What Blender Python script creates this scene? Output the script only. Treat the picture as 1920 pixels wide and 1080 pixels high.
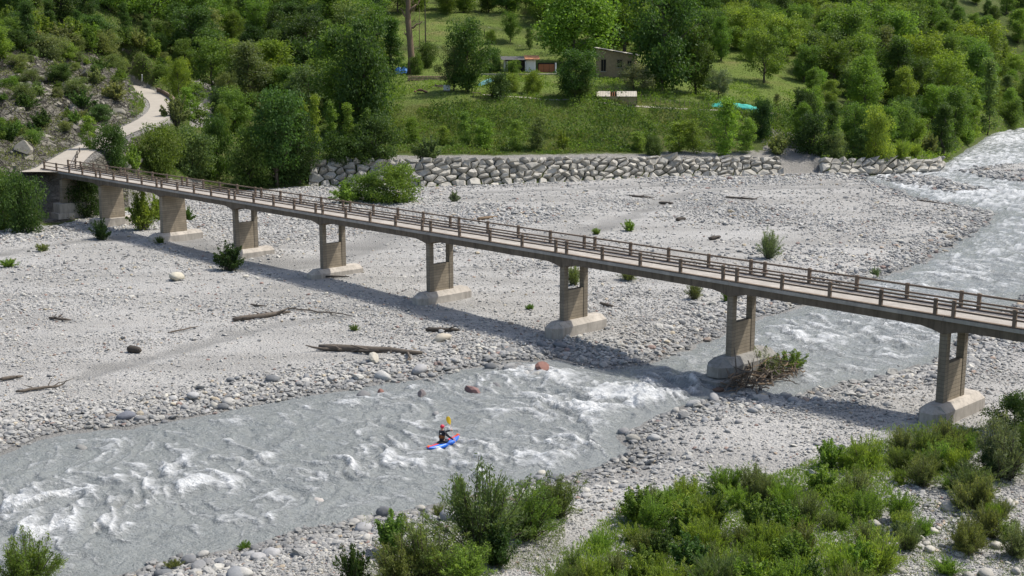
import bpy, bmesh, math, random
import numpy as np
from mathutils import Vector, Matrix

for o in list(bpy.data.objects): bpy.data.objects.remove(o, do_unlink=True)
S = bpy.context.scene
COL = S.collection
R = math.radians

# ------------------------------------------------------------------ camera
HC = 22.3; FPX = 2310.0; TH = R(11.06)
cd = bpy.data.cameras.new('camera'); cam = bpy.data.objects.new('camera', cd); COL.objects.link(cam)
cam.location = (0, 0, HC); cam.rotation_euler = (R(90) - TH, 0, 0)
cd.sensor_width = 36; cd.lens = 36 * FPX / 1920; cd.clip_start = 0.1; cd.clip_end = 3000
S.camera = cam
# ------------------------------------------------------------------ sky, sun, exposure
AZB = R(46.05)
BU = np.array([math.cos(AZB), -math.sin(AZB), 0]); BV = np.array([math.sin(AZB), math.cos(AZB), 0])
SUN = 0.30 * BU + 0.55 * BV + np.array([0, 0, 1.0]); SUN /= np.linalg.norm(SUN)
w = bpy.data.worlds.new('World'); S.world = w; w.use_nodes = True
nt = w.node_tree; nt.nodes.clear()
sk = nt.nodes.new('ShaderNodeTexSky'); sk.sky_type = 'NISHITA'; sk.sun_disc = False; sk.dust_density = 2.5; sk.ozone_density = .8
sk.sun_elevation = math.asin(SUN[2]); sk.sun_rotation = math.atan2(SUN[0], SUN[1])
bg = nt.nodes.new('ShaderNodeBackground'); bg.inputs[1].default_value = 0.13
wo = nt.nodes.new('ShaderNodeOutputWorld')
nt.links.new(sk.outputs[0], bg.inputs[0]); nt.links.new(bg.outputs[0], wo.inputs[0])
sd = bpy.data.lights.new('sun', 'SUN'); sd.energy = 3.6; sd.angle = R(0.53); sd.color = (1, 0.945, 0.86)
so = bpy.data.objects.new('sun', sd); COL.objects.link(so)
so.rotation_euler = Vector(SUN).to_track_quat('Z', 'Y').to_euler(); so.location = (60, 60, 120)
S.render.engine = 'CYCLES'
S.view_settings.view_transform = 'Standard'; S.view_settings.look = 'None'
S.view_settings.exposure = 0.40; S.view_settings.gamma = 1
S.render.resolution_x = 1024; S.render.resolution_y = 576

# ------------------------------------------------------------------ helpers
FW = np.array([0, math.cos(TH), -math.sin(TH)]); UP = np.array([0, math.sin(TH), math.cos(TH)])
def ray(x, y): return FW + np.array([1., 0, 0]) * (x - 960) / FPX - UP * (y - 540) / FPX
def G(x, y, z=0.0):                       # photo point -> place on the level z
    d = ray(x, y); return np.array([0, 0, HC]) + d * (z - HC) / d[2]
def D(x, y, Y):                           # photo point -> place at distance Y
    d = ray(x, y); return np.array([0, 0, HC]) + d * Y / d[1]
def PX(p):
    q = np.asarray(p, float) - np.array([0, 0, HC]); c = q @ FW
    return 960 + FPX * q[..., 0] / c, 540 - FPX * (q @ UP) / c
def sstep(a, b, x):
    t = np.clip((x - a) / (b - a), 0, 1); return t * t * (3 - 2 * t)

def hsh(ix, iy, seed):
    h = (ix.astype(np.int64) * 374761393 + iy.astype(np.int64) * 668265263 + seed * 974634541) & 0xffffffff
    h = ((h ^ (h >> 13)) * 1274126177) & 0xffffffff
    return ((h ^ (h >> 16)) & 0xffffff) / float(0xffffff)
def vnoise(x, y, seed=0):
    ix = np.floor(x); iy = np.floor(y); fx = x - ix; fy = y - iy
    fx = fx * fx * (3 - 2 * fx); fy = fy * fy * (3 - 2 * fy)
    a = hsh(ix, iy, seed); b = hsh(ix + 1, iy, seed); c = hsh(ix, iy + 1, seed); d = hsh(ix + 1, iy + 1, seed)
    return (a + (b - a) * fx) * (1 - fy) + (c + (d - c) * fx) * fy
def fbm(x, y, oct=4, seed=0, gain=.5):
    s = 0; a = 1; t = 0
    for i in range(oct):
        c, n = math.cos(i * 1.1), math.sin(i * 1.1)
        s = s + a * vnoise((x * c - y * n) * 2 ** i + 17 * i, (x * n + y * c) * 2 ** i, seed + i); t += a; a *= gain
    return s / t
def ridge(x, y, oct=3, seed=0):
    s = 0; a = 1; t = 0
    for i in range(oct):
        s = s + a * (1 - np.abs(2 * vnoise(x * 2 ** i + 31 * i, y * 2 ** i, seed + i) - 1)); t += a; a *= .5
    return s / t

def tag(o, label=None, cat=None, group=None, kind=None):
    if label: o['label'] = label
    if cat: o['category'] = cat
    if group: o['group'] = group
    if kind: o['kind'] = kind
    return o
def np_mesh(name, V, F4=None, F3=None, attrs=None, smooth=False):
    me = bpy.data.meshes.new(name)
    V = np.asarray(V, np.float32); n4 = 0 if F4 is None else len(F4); n3 = 0 if F3 is None else len(F3)
    me.vertices.add(len(V)); me.vertices.foreach_set('co', V.ravel())
    me.loops.add(n4 * 4 + n3 * 3); me.polygons.add(n4 + n3)
    idx = []
    if n4: idx.append(np.asarray(F4, np.int32).ravel())
    if n3: idx.append(np.asarray(F3, np.int32).ravel())
    me.loops.foreach_set('vertex_index', np.concatenate(idx))
    st = np.concatenate([np.arange(n4) * 4, n4 * 4 + np.arange(n3) * 3]).astype(np.int32)
    me.polygons.foreach_set('loop_start', st)
    me.polygons.foreach_set('loop_total', np.concatenate([np.full(n4, 4), np.full(n3, 3)]).astype(np.int32))
    me.polygons.foreach_set('use_smooth', np.full(n4 + n3, smooth))
    for k, a in (attrs or {}).items():
        a = np.asarray(a, np.float32)
        if a.ndim == 1: me.attributes.new(k, 'FLOAT', 'POINT').data.foreach_set('value', a)
        else: me.attributes.new(k, 'FLOAT_VECTOR', 'POINT').data.foreach_set('vector', a.ravel())
    me.update(calc_edges=True); me.validate()
    return me
def put(name, me, mat=None, parent=None, loc=None):
    o = bpy.data.objects.new(name, me); COL.objects.link(o)
    if mat is not None and me is not None and len(me.materials) == 0: me.materials.append(mat)
    if parent is not None:
        o.parent = parent
        if loc is None:      # mesh is in place coordinates
            q = parent; m = Matrix.Identity(4)
            while q is not None:
                m = (q.matrix_parent_inverse @ Matrix.LocRotScale(q.location, q.rotation_euler, q.scale)) .copy() @ m; q = q.parent
            o.matrix_parent_inverse = m.inverted()
    if loc is not None: o.location = loc
    return o
def empty(name, loc, rz=0, sc=1.0):
    o = bpy.data.objects.new(name, None); COL.objects.link(o); o.location = loc; o.rotation_euler = (0, 0, rz)
    o.scale = (sc,) * 3 if not hasattr(sc, '__len__') else sc
    o.empty_display_size = .3
    return o

class MB:
    """collects simple solids for ONE mesh"""
    def __init__(s): s.v = []; s.f = []
    def add(s, V, F):
        n = len(s.v); s.v += [tuple(map(float, p)) for p in V]; s.f += [tuple(i + n for i in f) for f in F]; return s
    def hexa(s, b, t):        # 4 bottom pts, 4 top pts (both counter-clockwise from above)
        return s.add(list(b) + list(t), [(3, 2, 1, 0), (4, 5, 6, 7), (0, 1, 5, 4), (1, 2, 6, 5), (2, 3, 7, 6), (3, 0, 4, 7)])
    def box(s, c, sz, ax=None):
        c = np.array(c, float); a = np.eye(3) if ax is None else ax
        h = np.array(sz) / 2
        q = [(-1, -1), (1, -1), (1, 1), (-1, 1)]
        b = [c + a[0] * i * h[0] + a[1] * j * h[1] - a[2] * h[2] for i, j in q]
        t = [c + a[0] * i * h[0] + a[1] * j * h[1] + a[2] * h[2] for i, j in q]
        return s.hexa(b, t)
    def prism(s, poly, z0, z1):
        n = len(poly); b = [(*p[:2], z0) for p in poly]; t = [(*p[:2], z1) for p in poly]
        return s.add(b + t, [tuple(range(n))[::-1], tuple(range(n, 2 * n))] + [(i, (i + 1) % n, n + (i + 1) % n, n + i) for i in range(n)])
    def tube(s, pts, rad, n=7, cap=True):
        P = [np.array(p, float) for p in pts]; V = []; F = []
        for i, p in enumerate(P):
            d = P[min(i + 1, len(P) - 1)] - P[max(i - 1, 0)]; d = d / (np.linalg.norm(d) + 1e-9)
            a = np.cross(d, (0, 0, 1.) if abs(d[2]) < .9 else (1., 0, 0)); a /= np.linalg.norm(a); b = np.cross(d, a)
            r = rad[i] if hasattr(rad, '__len__') else rad
            for k in range(n):
                t = 2 * math.pi * k / n; V.append(p + (a * math.cos(t) + b * math.sin(t)) * r)
        for i in range(len(P) - 1):
            for k in range(n):
                F.append((i * n + k, i * n + (k + 1) % n, (i + 1) * n + (k + 1) % n, (i + 1) * n + k))
        if cap: F.append(tuple(range(n))); F.append(tuple(range((len(P) - 1) * n, len(P) * n))[::-1])
        return s.add(V, F)
    def mesh(s, name, bevel=0, smooth=False):
        me = bpy.data.meshes.new(name); me.from_pydata(s.v, [], s.f)
        bm = bmesh.new(); bm.from_mesh(me)
        bmesh.ops.recalc_face_normals(bm, faces=bm.faces)
        if bevel: bmesh.ops.bevel(bm, geom=list(bm.edges), offset=bevel, segments=1, affect='EDGES', clamp_overlap=True)
        bm.to_mesh(me); bm.free()
        if smooth: me.polygons.foreach_set('use_smooth', [True] * len(me.polygons))
        return me
    def build(s, name, mat, parent=None, bevel=0, smooth=False, loc=None):
        return put(name, s.mesh(name, bevel, smooth), mat, parent, loc)

# ------------------------------------------------------------------ materials
class NT:
    def __init__(s, name):
        s.m = bpy.data.materials.new(name); s.m.use_nodes = True; s.t = s.m.node_tree; s.t.nodes.clear()
        s.out = s.n('OutputMaterial')
    def n(s, typ, **k):
        nd = s.t.nodes.new('ShaderNode' + typ)
        for a, b in k.items(): setattr(nd, a, b)
        return nd
    def link(s, a, b): s.t.links.new(a, b)
    def put(s, sock, v):
        if v is None: return
        if isinstance(v, bpy.types.NodeSocket): s.t.links.new(v, sock)
        else: sock.default_value = (*v, 1) if isinstance(v, tuple) and len(v) == 3 and len(sock.default_value) == 4 else v
    def noise(s, scale, detail=3, rough=.55, vec=None, dist=0):
        nd = s.n('TexNoise'); nd.inputs['Scale'].default_value = scale; nd.inputs['Detail'].default_value = detail
        nd.inputs['Roughness'].default_value = rough; nd.inputs['Distortion'].default_value = dist; s.put(nd.inputs['Vector'], vec if vec else s.pos()); return nd.outputs['Fac']
    def voro(s, scale, vec=None, feature='F1', out='Distance'):
        nd = s.n('TexVoronoi', feature=feature); nd.inputs['Scale'].default_value = scale; s.put(nd.inputs['Vector'], vec if vec else s.pos()); return nd.outputs[out]
    def pos(s):
        if not hasattr(s, '_p'): s._p = s.n('NewGeometry').outputs['Position']
        return s._p
    def objc(s): return s.n('TexCoord').outputs['Object']
    def mapv(s, sc=(1, 1, 1), rot=(0, 0, 0), vec=None):
        nd = s.n('Mapping'); nd.inputs['Scale'].default_value = sc; nd.inputs['Rotation'].default_value = rot; s.put(nd.inputs['Vector'], vec if vec else s.pos()); return nd.outputs[0]
    def ramp(s, f, stops, interp='LINEAR'):
        nd = s.n('ValToRGB'); cr = nd.color_ramp; cr.interpolation = interp
        while len(cr.elements) < len(stops): cr.elements.new(.5)
        for e, (p, c) in zip(cr.elements, stops): e.position = p; e.color = (*c, 1) if hasattr(c, '__len__') else (c, c, c, 1)
        s.put(nd.inputs[0], f); return nd.outputs[0]
    def mix(s, f, a, b, mode='MIX'):
        nd = s.n('Mix', data_type='RGBA', blend_type=mode); s.put(nd.inputs[0], f); s.put(nd.inputs[6], a); s.put(nd.inputs[7], b); return nd.outputs[2]
    def math(s, op, a, b=None, c=None, clamp=False):
        nd = s.n('Math', operation=op, use_clamp=clamp); s.put(nd.inputs[0], a); s.put(nd.inputs[1], b)
        if c is not None: s.put(nd.inputs[2], c)
        return nd.outputs[0]
    def attr(s, name, out='Fac', typ='GEOMETRY'):
        return s.n('Attribute', attribute_name=name, attribute_type=typ).outputs[out]
    def bump(s, h, strength=.5, dist=.1, prev=None):
        nd = s.n('Bump'); nd.inputs['Strength'].default_value = strength; nd.inputs['Distance'].default_value = dist
        s.put(nd.inputs['Height'], h); s.put(nd.inputs['Normal'], prev); return nd.outputs[0]
    def bsdf(s, col, rough=.9, nrm=None, spec=.3, **k):
        b = s.n('BsdfPrincipled'); s.put(b.inputs['Base Color'], col); s.put(b.inputs['Roughness'], rough); s.put(b.inputs['Normal'], nrm)
        s.put(b.inputs['Specular IOR Level'], spec)
        for a, v in k.items(): s.put(b.inputs[a], v)
        return b.outputs[0]
    def done(s, sh): s.link(sh, s.out.inputs['Surface']); return s.m

def m_plain(name, col, rough=.8, var=.25, scale=3., bump=.2, spec=.3, coord=None):
    t = NT(name); v = t.objc() if coord == 'obj' else None
    n = t.noise(scale, 5, .6, v); n2 = t.noise(scale * 7, 3, .6, v)
    c = t.mix(n, tuple(x * (1 - var) for x in col), tuple(min(1, x * (1 + var)) for x in col))
    c = t.mix(t.math('MULTIPLY', n2, .35), c, tuple(x * .55 for x in col))
    return t.done(t.bsdf(c, rough, t.bump(n2, bump, .03), spec))
M = {}
# gravel bed: pale silt with small pebbles
t = NT('gravel_bed')
vo = t.n('TexVoronoi'); vo.inputs['Scale'].default_value = 5.5; t.link(t.pos(), vo.inputs['Vector'])
vo2 = t.n('TexVoronoi'); vo2.inputs['Scale'].default_value = 13; t.link(t.pos(), vo2.inputs['Vector'])
sand = t.mix(t.noise(.12, 4), (.28, .275, .26), (.385, .377, .358))
peb = t.ramp(t.n('SeparateColor').outputs[0], [(0, .18), (1, .5)])
sc = t.n('SeparateColor'); t.link(vo.outputs['Color'], sc.inputs[0])
pc = t.ramp(sc.outputs[0], [(0, (.23, .232, .23)), (.35, (.36, .357, .344)), (.8, (.435, .428, .408)), (1, (.50, .485, .44))])
sc2 = t.n('SeparateColor'); t.link(vo2.outputs['Color'], sc2.inputs[0])
pc2 = t.ramp(sc2.outputs[0], [(0, (.24, .24, .237)), (.5, (.365, .36, .346)), (1, (.46, .45, .425))])
fines = t.ramp(t.math('ADD', t.noise(.09, 5, .6), t.math('MULTIPLY', t.noise(.7, 3), .18)), [(.52, 0.), (.66, 1.)])
c = t.mix(.6, pc2, pc); c = t.mix(t.math('MULTIPLY', fines, .75), c, sand)
bnd = t.ramp(t.noise(.16, 5, .6, t.mapv((.25, 1.5, 1), (0, 0, R(-38))), .5), [(.45, 0.), (.62, .5)]); c = t.mix(bnd, c, (.20, .195, .182))
wet = t.attr('wet'); c = t.mix(t.math('MULTIPLY', wet, .62), c, (.085, .085, .08))
h = t.math('SUBTRACT', 1, t.math('ADD', t.math('MULTIPLY', vo.outputs['Distance'], 1.2), t.math('MULTIPLY', vo2.outputs['Distance'], .5)))
M['gravel'] = t.done(t.bsdf(c, .85, t.bump(h, .9, .09), .25))
# loose stones
t = NT('river_stone'); oi = t.n('ObjectInfo')
tone = t.attr('tone', typ='INSTANCER')
def stone_col(t, rnd, obj):
    c = t.ramp(rnd, [(0, (.15, .155, .16)), (.10, (.27, .272, .27)), (.45, (.37, .367, .353)), (.75, (.45, .442, .418)), (.93, (.54, .525, .47)), (.96, (.48, .41, .29)), (.985, (.30, .21, .18)), (1, (.30, .21, .18))])
    return t.mix(t.math('MULTIPLY', t.noise(6, 4, .6, obj), .6), c, t.mix(.5, c, (.2, .2, .19)))
oc = t.objc(); c = stone_col(t, oi.outputs['Random'], oc)
c = t.mix(t.math('MULTIPLY', tone, .8), c, (.11, .112, .112))
M['stone'] = t.done(t.bsdf(c, .85, t.bump(t.noise(5, 4, .6, oc), .3, .05), .25))
t = NT('boulder'); oc = t.objc(); oi = t.n('ObjectInfo'); c = t.mix(1.0, t.mix(t.noise(2.5, 5, .6, oc), (.62, .62, .62), (1.15, 1.15, 1.15)), oi.outputs['Color'], 'MULTIPLY')
M['boulder'] = t.done(t.bsdf(c, .85, t.bump(t.noise(4, 5, .65, oc), .5, .08), .25))
# quarried wall rock
t = NT('wall_rock'); oc = t.objc(); oi = t.n('ObjectInfo')
c = t.ramp(oi.outputs['Random'], [(0, (.30, .285, .25)), (.5, (.40, .385, .34)), (1, (.50, .475, .42))])
c = t.mix(t.math('MULTIPLY', t.ramp(t.noise(1.7, 6, .65, oc), [(.45, 0.), (.7, 1.)]), .6), c, (.2, .195, .18))
M['wallrock'] = t.done(t.bsdf(c, .9, t.bump(t.noise(2.5, 6, .7, oc), .6, .15), .2))
M['cliffrock'] = m_plain('cliff_rock', (.25, .235, .195), .95, .5, 1.6, 1.0)
# water
t = NT('river_water')
mv = t.mapv((1.2, 1.7, 1), (0, 0, R(-38)))
n1 = t.noise(.8, 5, .6, mv, .4); n2 = t.noise(3.2, 4, .6, mv, .3); n3 = t.noise(9, 3, .6, mv)
foam = t.attr('foam')
fv = t.mapv((1, 1.9, 1), (0, 0, R(-38)))
fb = t.noise(1.5, 7, .74, fv, 1.2); fs_ = t.noise(5.5, 4, .7, fv, .6)
ff = t.math('ADD', foam, t.math('ADD', t.math('MULTIPLY', t.math('SUBTRACT', fb, .5), 1.9), t.math('MULTIPLY', t.math('SUBTRACT', fs_, .5), .9)))
ff = t.ramp(ff, [(.28, 0.), (.50, .25), (.82, .56), (1, .76)])
body = t.mix(n1, (.195, .211, .210), (.272, .290, .287))
col = t.mix(t.math('MULTIPLY', ff, .92), body, (.74, .76, .77))
ht = t.math('ADD', t.math('MULTIPLY', n1, 1.0), t.math('ADD', t.math('MULTIPLY', n2, .5), t.math('MULTIPLY', n3, .22)))
ht = t.math('ADD', ht, t.math('MULTIPLY', ff, .35))
rg = t.mix(ff, (.2, .2, .2), (.8, .8, .8))
M['water'] = t.done(t.bsdf(col, rg, t.bump(ht, 1.0, .3), .5, IOR=1.33))
# hillside
t = NT('hillside')
rk = t.attr('rock'); md = t.attr('meadow'); dr = t.attr('dirt')
g1 = t.mix(t.noise(.35, 6, .65), (.05, .08, .02), (.11, .14, .04))
g1 = t.mix(t.ramp(t.noise(.9, 4), [(.5, 0.), (.75, .7)]), g1, (.15, .13, .06))
gm = t.mix(t.noise(.5, 5, .6), (.10, .155, .030), (.175, .225, .055))
gm = t.mix(t.ramp(t.noise(.12, 5, .6), [(.52, 0.), (.7, .7)]), gm, (.2, .18, .075))
c = t.mix(md, g1, gm)
st = t.noise(.5, 7, .68, t.mapv((1, 1, 3.2)), .6)
rc = t.ramp(st, [(.28, (.06, .057, .048)), (.45, (.16, .152, .125)), (.6, (.25, .238, .20)), (.78, (.35, .33, .285))])
wv = t.n('VectorMath', operation='ADD'); nv = t.n('TexNoise'); nv.inputs['Scale'].default_value = .5; nv.inputs['Detail'].default_value = 4; t.link(t.pos(), nv.inputs['Vector'])
sv = t.n('VectorMath', operation='SCALE'); sv.inputs['Scale'].default_value = 2.6; t.link(nv.outputs['Color'], sv.inputs[0]); t.link(t.mapv((1, 1, 1.8)), wv.inputs[0]); t.link(sv.outputs[0], wv.inputs[1])
ck = t.voro(.62, wv.outputs[0], 'DISTANCE_TO_EDGE'); ck2 = t.voro(1.7, wv.outputs[0], 'DISTANCE_TO_EDGE')
crk = t.math('MULTIPLY', t.ramp(ck, [(0, 0.), (.10, 1.)]), t.ramp(ck2, [(0, .35), (.08, 1.)]))
rc = t.mix(crk, (.045, .042, .035), rc)
rm = t.math('MULTIPLY', rk, 1.0)
rm = t.ramp(t.math('ADD', rm, t.math('MULTIPLY', t.math('SUBTRACT', t.noise(.45, 5, .7), .5), 1.3)), [(.4, 0.), (.6, 1.)])
c = t.mix(rm, c, rc)
dc = t.mix(t.noise(.9, 6, .65), (.2, .19, .17), (.36, .35, .33))
dm = t.ramp(t.math('ADD', dr, t.math('MULTIPLY', t.math('SUBTRACT', t.noise(.8, 4, .7), .5), .9)), [(.4, 0.), (.6, 1.)])
c = t.mix(dm, c, dc)
hb = t.math('ADD', t.math('MULTIPLY', st, 1.5), t.math('ADD', t.noise(3, 5, .7), t.math('MULTIPLY', t.math('MULTIPLY', crk, rm), 1.2)))
M['hill'] = t.done(t.bsdf(c, .95, t.bump(hb, .9, .5), .1))
# foliage: the plant's own colour comes from the object
def m_leaf(name, trans=.42):
    t = NT(name); oi = t.n('ObjectInfo'); r = t.attr('rnd')
    k = t.ramp(r, [(0, (.50, .56, .55)), (.5, (.95, .95, .9)), (.85, (1.3, 1.2, 1.0)), (1, (1.75, 1.5, 1.1))])
    c = t.mix(1.0, oi.outputs['Color'], k, 'MULTIPLY')
    d = t.bsdf(c, .6, None, .25)
    tr = t.n('BsdfTranslucent'); t.link(t.mix(1.0, c, (1.25, 1.3, .6), 'MULTIPLY'), tr.inputs[0])
    ms = t.n('MixShader'); ms.inputs[0].default_value = trans; t.link(d, ms.inputs[1]); t.link(tr.outputs[0], ms.inputs[2])
    return t.done(ms.outputs[0])
M['leaf'] = m_leaf('foliage')
M['bark'] = m_plain('bark', (.12, .10, .08), .95, .4, 4, .6)
M['deadwood'] = m_plain('dead_wood', (.20, .145, .095), .95, .4, 3, .6)
M['drift'] = m_plain('driftwood', (.13, .11, .09), .95, .5, 5, .6)
def m_conc(name, col, boards=False, stain=.5):
    t = NT(name)
    n = t.noise(1.2, 6, .65); c = t.mix(n, tuple(x * .72 for x in col), tuple(x * 1.22 for x in col))
    st = t.ramp(t.noise(3.0, 6, .72, t.mapv((1, 1, .12))), [(.46, 0.), (.66, 1.)])
    pt = t.ramp(t.noise(.8, 4, .6), [(.5, 0.), (.6, .5)]); c = t.mix(pt, c, tuple(min(1, x * 1.35) for x in col))
    c = t.mix(t.math('MULTIPLY', st, stain), c, tuple(x * .42 for x in col))
    nr = t.bump(t.noise(18, 4, .7), .3, .02)
    if boards:
        sz = t.n('SeparateXYZ'); t.link(t.pos(), sz.inputs[0])
        zz = t.math('MULTIPLY', sz.outputs[2], 4.2); fr = t.math('FRACT', zz); fl = t.math('FLOOR', zz)
        wn = t.n('TexWhiteNoise', noise_dimensions='1D'); t.link(fl, wn.inputs['W'])
        c = t.mix(t.math('MULTIPLY', wn.outputs['Value'], .32), c, tuple(x * .55 for x in col))
        gr = t.ramp(fr, [(0, 0.), (.1, 1.), (.92, 1.), (1, 0.)])
        c = t.mix(gr, tuple(x * .45 for x in col), c)
        nr = t.bump(gr, .5, .03, nr)
    return t.done(t.bsdf(c, .92, nr, .2))
M['conc_deck'] = m_conc('weathered_deck_concrete', (.36, .335, .30), stain=.25)
M['conc_beam'] = m_conc('stained_beam_concrete', (.15, .122, .092), stain=.65)
M['conc_rail'] = m_conc('brown_rail_concrete', (.18, .138, .105), stain=.5)
M['conc_pier'] = m_conc('board_marked_concrete', (.32, .27, .20), True, .35)
M['conc_foot'] = m_conc('footing_concrete', (.42, .385, .335), stain=.5)
M['conc_col'] = m_conc('column_concrete', (.25, .215, .165), True, .45)
M['conc_wet'] = m_conc('flood_worn_footing', (.27, .262, .24), stain=.75)
M['road'] = m_plain('road_surface', (.40, .365, .31), .95, .2, .8, .3)
M['mason'] = m_conc('mortared_masonry', (.38, .355, .31), stain=.4)
M['white'] = m_plain('white_paint', (.78, .78, .76), .6, .06, 2, .1)
M['orange'] = m_plain('terracotta', (.55, .27, .14), .85, .25, 2, .3)
M['greyroof'] = m_plain('grey_sheet_roof', (.16, .155, .15), .8, .25, 1.5, .3)
M['wood'] = m_plain('brown_wood', (.30, .12, .055), .7, .3, 3, .3)
M['oldwood'] = m_plain('weathered_wood', (.22, .17, .12), .9, .3, 3, .4)
M['stonewall'] = m_plain('rubble_wall', (.36, .265, .17), .95, .6, 2.2, 1.0)
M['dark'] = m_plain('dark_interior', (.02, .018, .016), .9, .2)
M['tan'] = m_plain('tan_board', (.36, .29, .15), .9, .25, 1.5, .3)
M['sheet'] = m_plain('pale_corrugated_sheet', (.50, .46, .38), .8, .2, 1.5, .3)
M['blue'] = m_plain('blue_tarpaulin', (.08, .25, .62), .55, .2, 2, .4)
M['teal'] = m_plain('turquoise_net', (.06, .42, .34), .8, .2, 2, .3)
M['tealt'] = m_plain('teal_tarpaulin', (.16, .36, .36), .7, .2, 2, .3)
M['pole'] = m_plain('dark_pole', (.07, .06, .05), .9, .3)
M['soil'] = m_plain('garden_soil', (.22, .13, .09), .95, .3, 2, .5)

# ------------------------------------------------------------------ the lie of the land
N_PX = [(-700, 1010), (-300, 925), (0, 847), (100, 813), (230, 802), (367, 778), (547, 743), (707, 718), (800, 708), (857, 690), (973, 677), (1047, 674), (1140, 692), (1227, 675), (1323, 637), (1420, 597), (1453, 590), (1513, 568), (1600, 530), (1673, 512), (1740, 483), (1780, 460), (1847, 420), (1862, 400), (1815, 388), (1710, 372), (1690, 360), (1645, 345), (1610, 338)]
U_PX = [(1625, 330), (1680, 326), (1753, 312), (1800, 285), (1863, 246), (1925, 237), (2000, 222), (2150, 196)]
S_PX = [(2700, 210), (2450, 330), (2200, 425), (1990, 520), (1900, 572), (1810, 635), (1750, 683), (1690, 700), (1597, 720), (1510, 742), (1440, 747), (1373, 742), (1297, 763), (1220, 792), (1165, 818), (1200, 850), (1157, 875), (1080, 893), (990, 910), (890, 935), (853, 947), (750, 965), (640, 987), (587, 997), (513, 1013), (400, 1040), (333, 1053), (233, 1078), (-100, 1160), (-900, 1330)]
RIV = np.array([G(*p)[:2] for p in N_PX + U_PX + S_PX])
ISL = [np.array([G(*p)[:2] for p in q]) for q in (
    [(1640, 334), (1700, 326), (1760, 336), (1830, 352), (1868, 362), (1800, 363), (1730, 356), (1680, 345)],
    [(1798, 322), (1850, 312), (1925, 303), (2000, 310), (1990, 345), (1925, 343), (1870, 338), (1820, 328)],
    [(930, 690), (985, 686), (1030, 690), (1025, 706), (985, 706), (945, 698)])]
def psdf(P, poly):            # signed distance, negative inside
    d2 = np.full(len(P), 1e18); ins = np.zeros(len(P), bool); n = len(poly)
    for i in range(n):
        a, b = poly[i], poly[(i + 1) % n]; e = b - a; q = P - a
        tt = np.clip((q @ e) / (e @ e + 1e-12), 0, 1); r = q - tt[:, None] * e
        d2 = np.minimum(d2, (r * r).sum(1))
        cr = ((a[1] > P[:, 1]) != (b[1] > P[:, 1]))
        xx = a[0] + (P[:, 1] - a[1]) / (b[1] - a[1] + 1e-12) * e[0]
        ins ^= cr & (P[:, 0] < xx)
    d = np.sqrt(d2); return np.where(ins, -d, d)
def river_sd(P):
    wob = (fbm(P[:, 0] * .6, P[:, 1] * .6, 3, 5) - .5) * 1.6
    d = psdf(P, RIV)
    for q in ISL: d = np.maximum(d, -psdf(P, q))
    return d + wob * np.clip(P[:, 1] / 90, .5, 2)
FOOT_PX = [(-900, 560), (-300, 470), (0, 434), (60, 428), (110, 424), (170, 408), (250, 396), (330, 374), (400, 357), (480, 358), (585, 350), (800, 352), (1000, 345), (1250, 333), (1490, 325), (1540, 325), (1760, 315), (1800, 286), (1863, 246), (1925, 237), (2000, 222), (2200, 190)]
FOOT = np.array([G(*p, .8)[:2] for p in FOOT_PX]); FOOT[0] = (-150, 100); FOOT = np.vstack([FOOT, [(400, 700)]])
FOOT = FOOT[np.argsort(FOOT[:, 0])]
def foot_s(P):
    x = P[:, 0]; yf = np.interp(x, FOOT[:, 0], FOOT[:, 1])
    sl = (np.interp(x + 3, FOOT[:, 0], FOOT[:, 1]) - np.interp(x - 3, FOOT[:, 0], FOOT[:, 1])) / 6
    return (P[:, 1] - yf) / np.sqrt(1 + sl * sl)
WX0, WX1, WX2, WX3 = -32.0, 47.0, 54.0, 82.0     # stretches with a rock wall
def wall_top(x): return np.interp(x, [-33, -13, 3, 26, 48, 54, 82], [4.3, 4.5, 4.2, 3.6, 2.7, 2.6, 1.4])
CT = [D(*p) for p in [
    (620, 285, 205), (760, 281, 210), (900, 279, 213), (1050, 281, 216), (1200, 284, 219), (1350, 288, 221), (1480, 290, 223),
    (690, 215, 228), (740, 188, 231), (850, 181, 232), (950, 185, 233), (1100, 191, 234), (1250, 205, 236), (1400, 213, 238), (1480, 224, 240),
    (740, 150, 255), (850, 146, 258), (950, 143, 262), (1050, 141, 262), (1160, 150, 262), (1300, 165, 262), (1400, 175, 262), (1500, 190, 262),
    (700, 97, 285), (850, 96, 287), (1000, 105, 287), (1060, 97, 290), (1250, 110, 295), (1400, 140, 285), (1500, 150, 290),
    (700, 50, 310), (850, 45, 312), (1000, 70, 310), (700, 15, 335), (850, 15, 338), (1000, 20, 340), (1200, 40, 340), (1400, 60, 340), (1600, 80, 345),
    (700, -40, 380), (1000, -40, 390), (1300, -30, 400), (1600, 0, 420), (1900, 40, 450), (2200, 60, 500), (400, -40, 330), (200, -60, 290), (0, -80, 260),
    (-300, 100, 210), (-300, -60, 260), (-400, 300, 170), (1600, 250, 250), (1700, 232, 272), (1800, 205, 330), (1900, 205, 400),
    (1600, 150, 300), (1750, 120, 350), (1900, 120, 420), (2100, 120, 480),
    (580, 330, 203), (450, 340, 187), (500, 262, 225), (640, 222, 240), (600, 180, 260), (500, 150, 270), (400, 170, 255), (380, 230, 225), (330, 285, 197), (260, 320, 180), (350, 345, 176),
    (105, 303, 161), (190, 265, 181), (245, 240, 188), (300, 215, 198), (305, 190, 217), (275, 172, 231),
    (0, 335, 152), (60, 250, 181), (150, 232, 190), (100, 180, 197), (0, 180, 186), (200, 170, 208), (245, 150, 226), (0, 100, 205), (100, 100, 216), (200, 90, 236), (300, 100, 262), (0, 30, 230), (150, 30, 250), (300, 30, 290), (500, 40, 310), (600, 100, 280), (400, 100, 280), (500, 80, 290)]]
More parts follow.
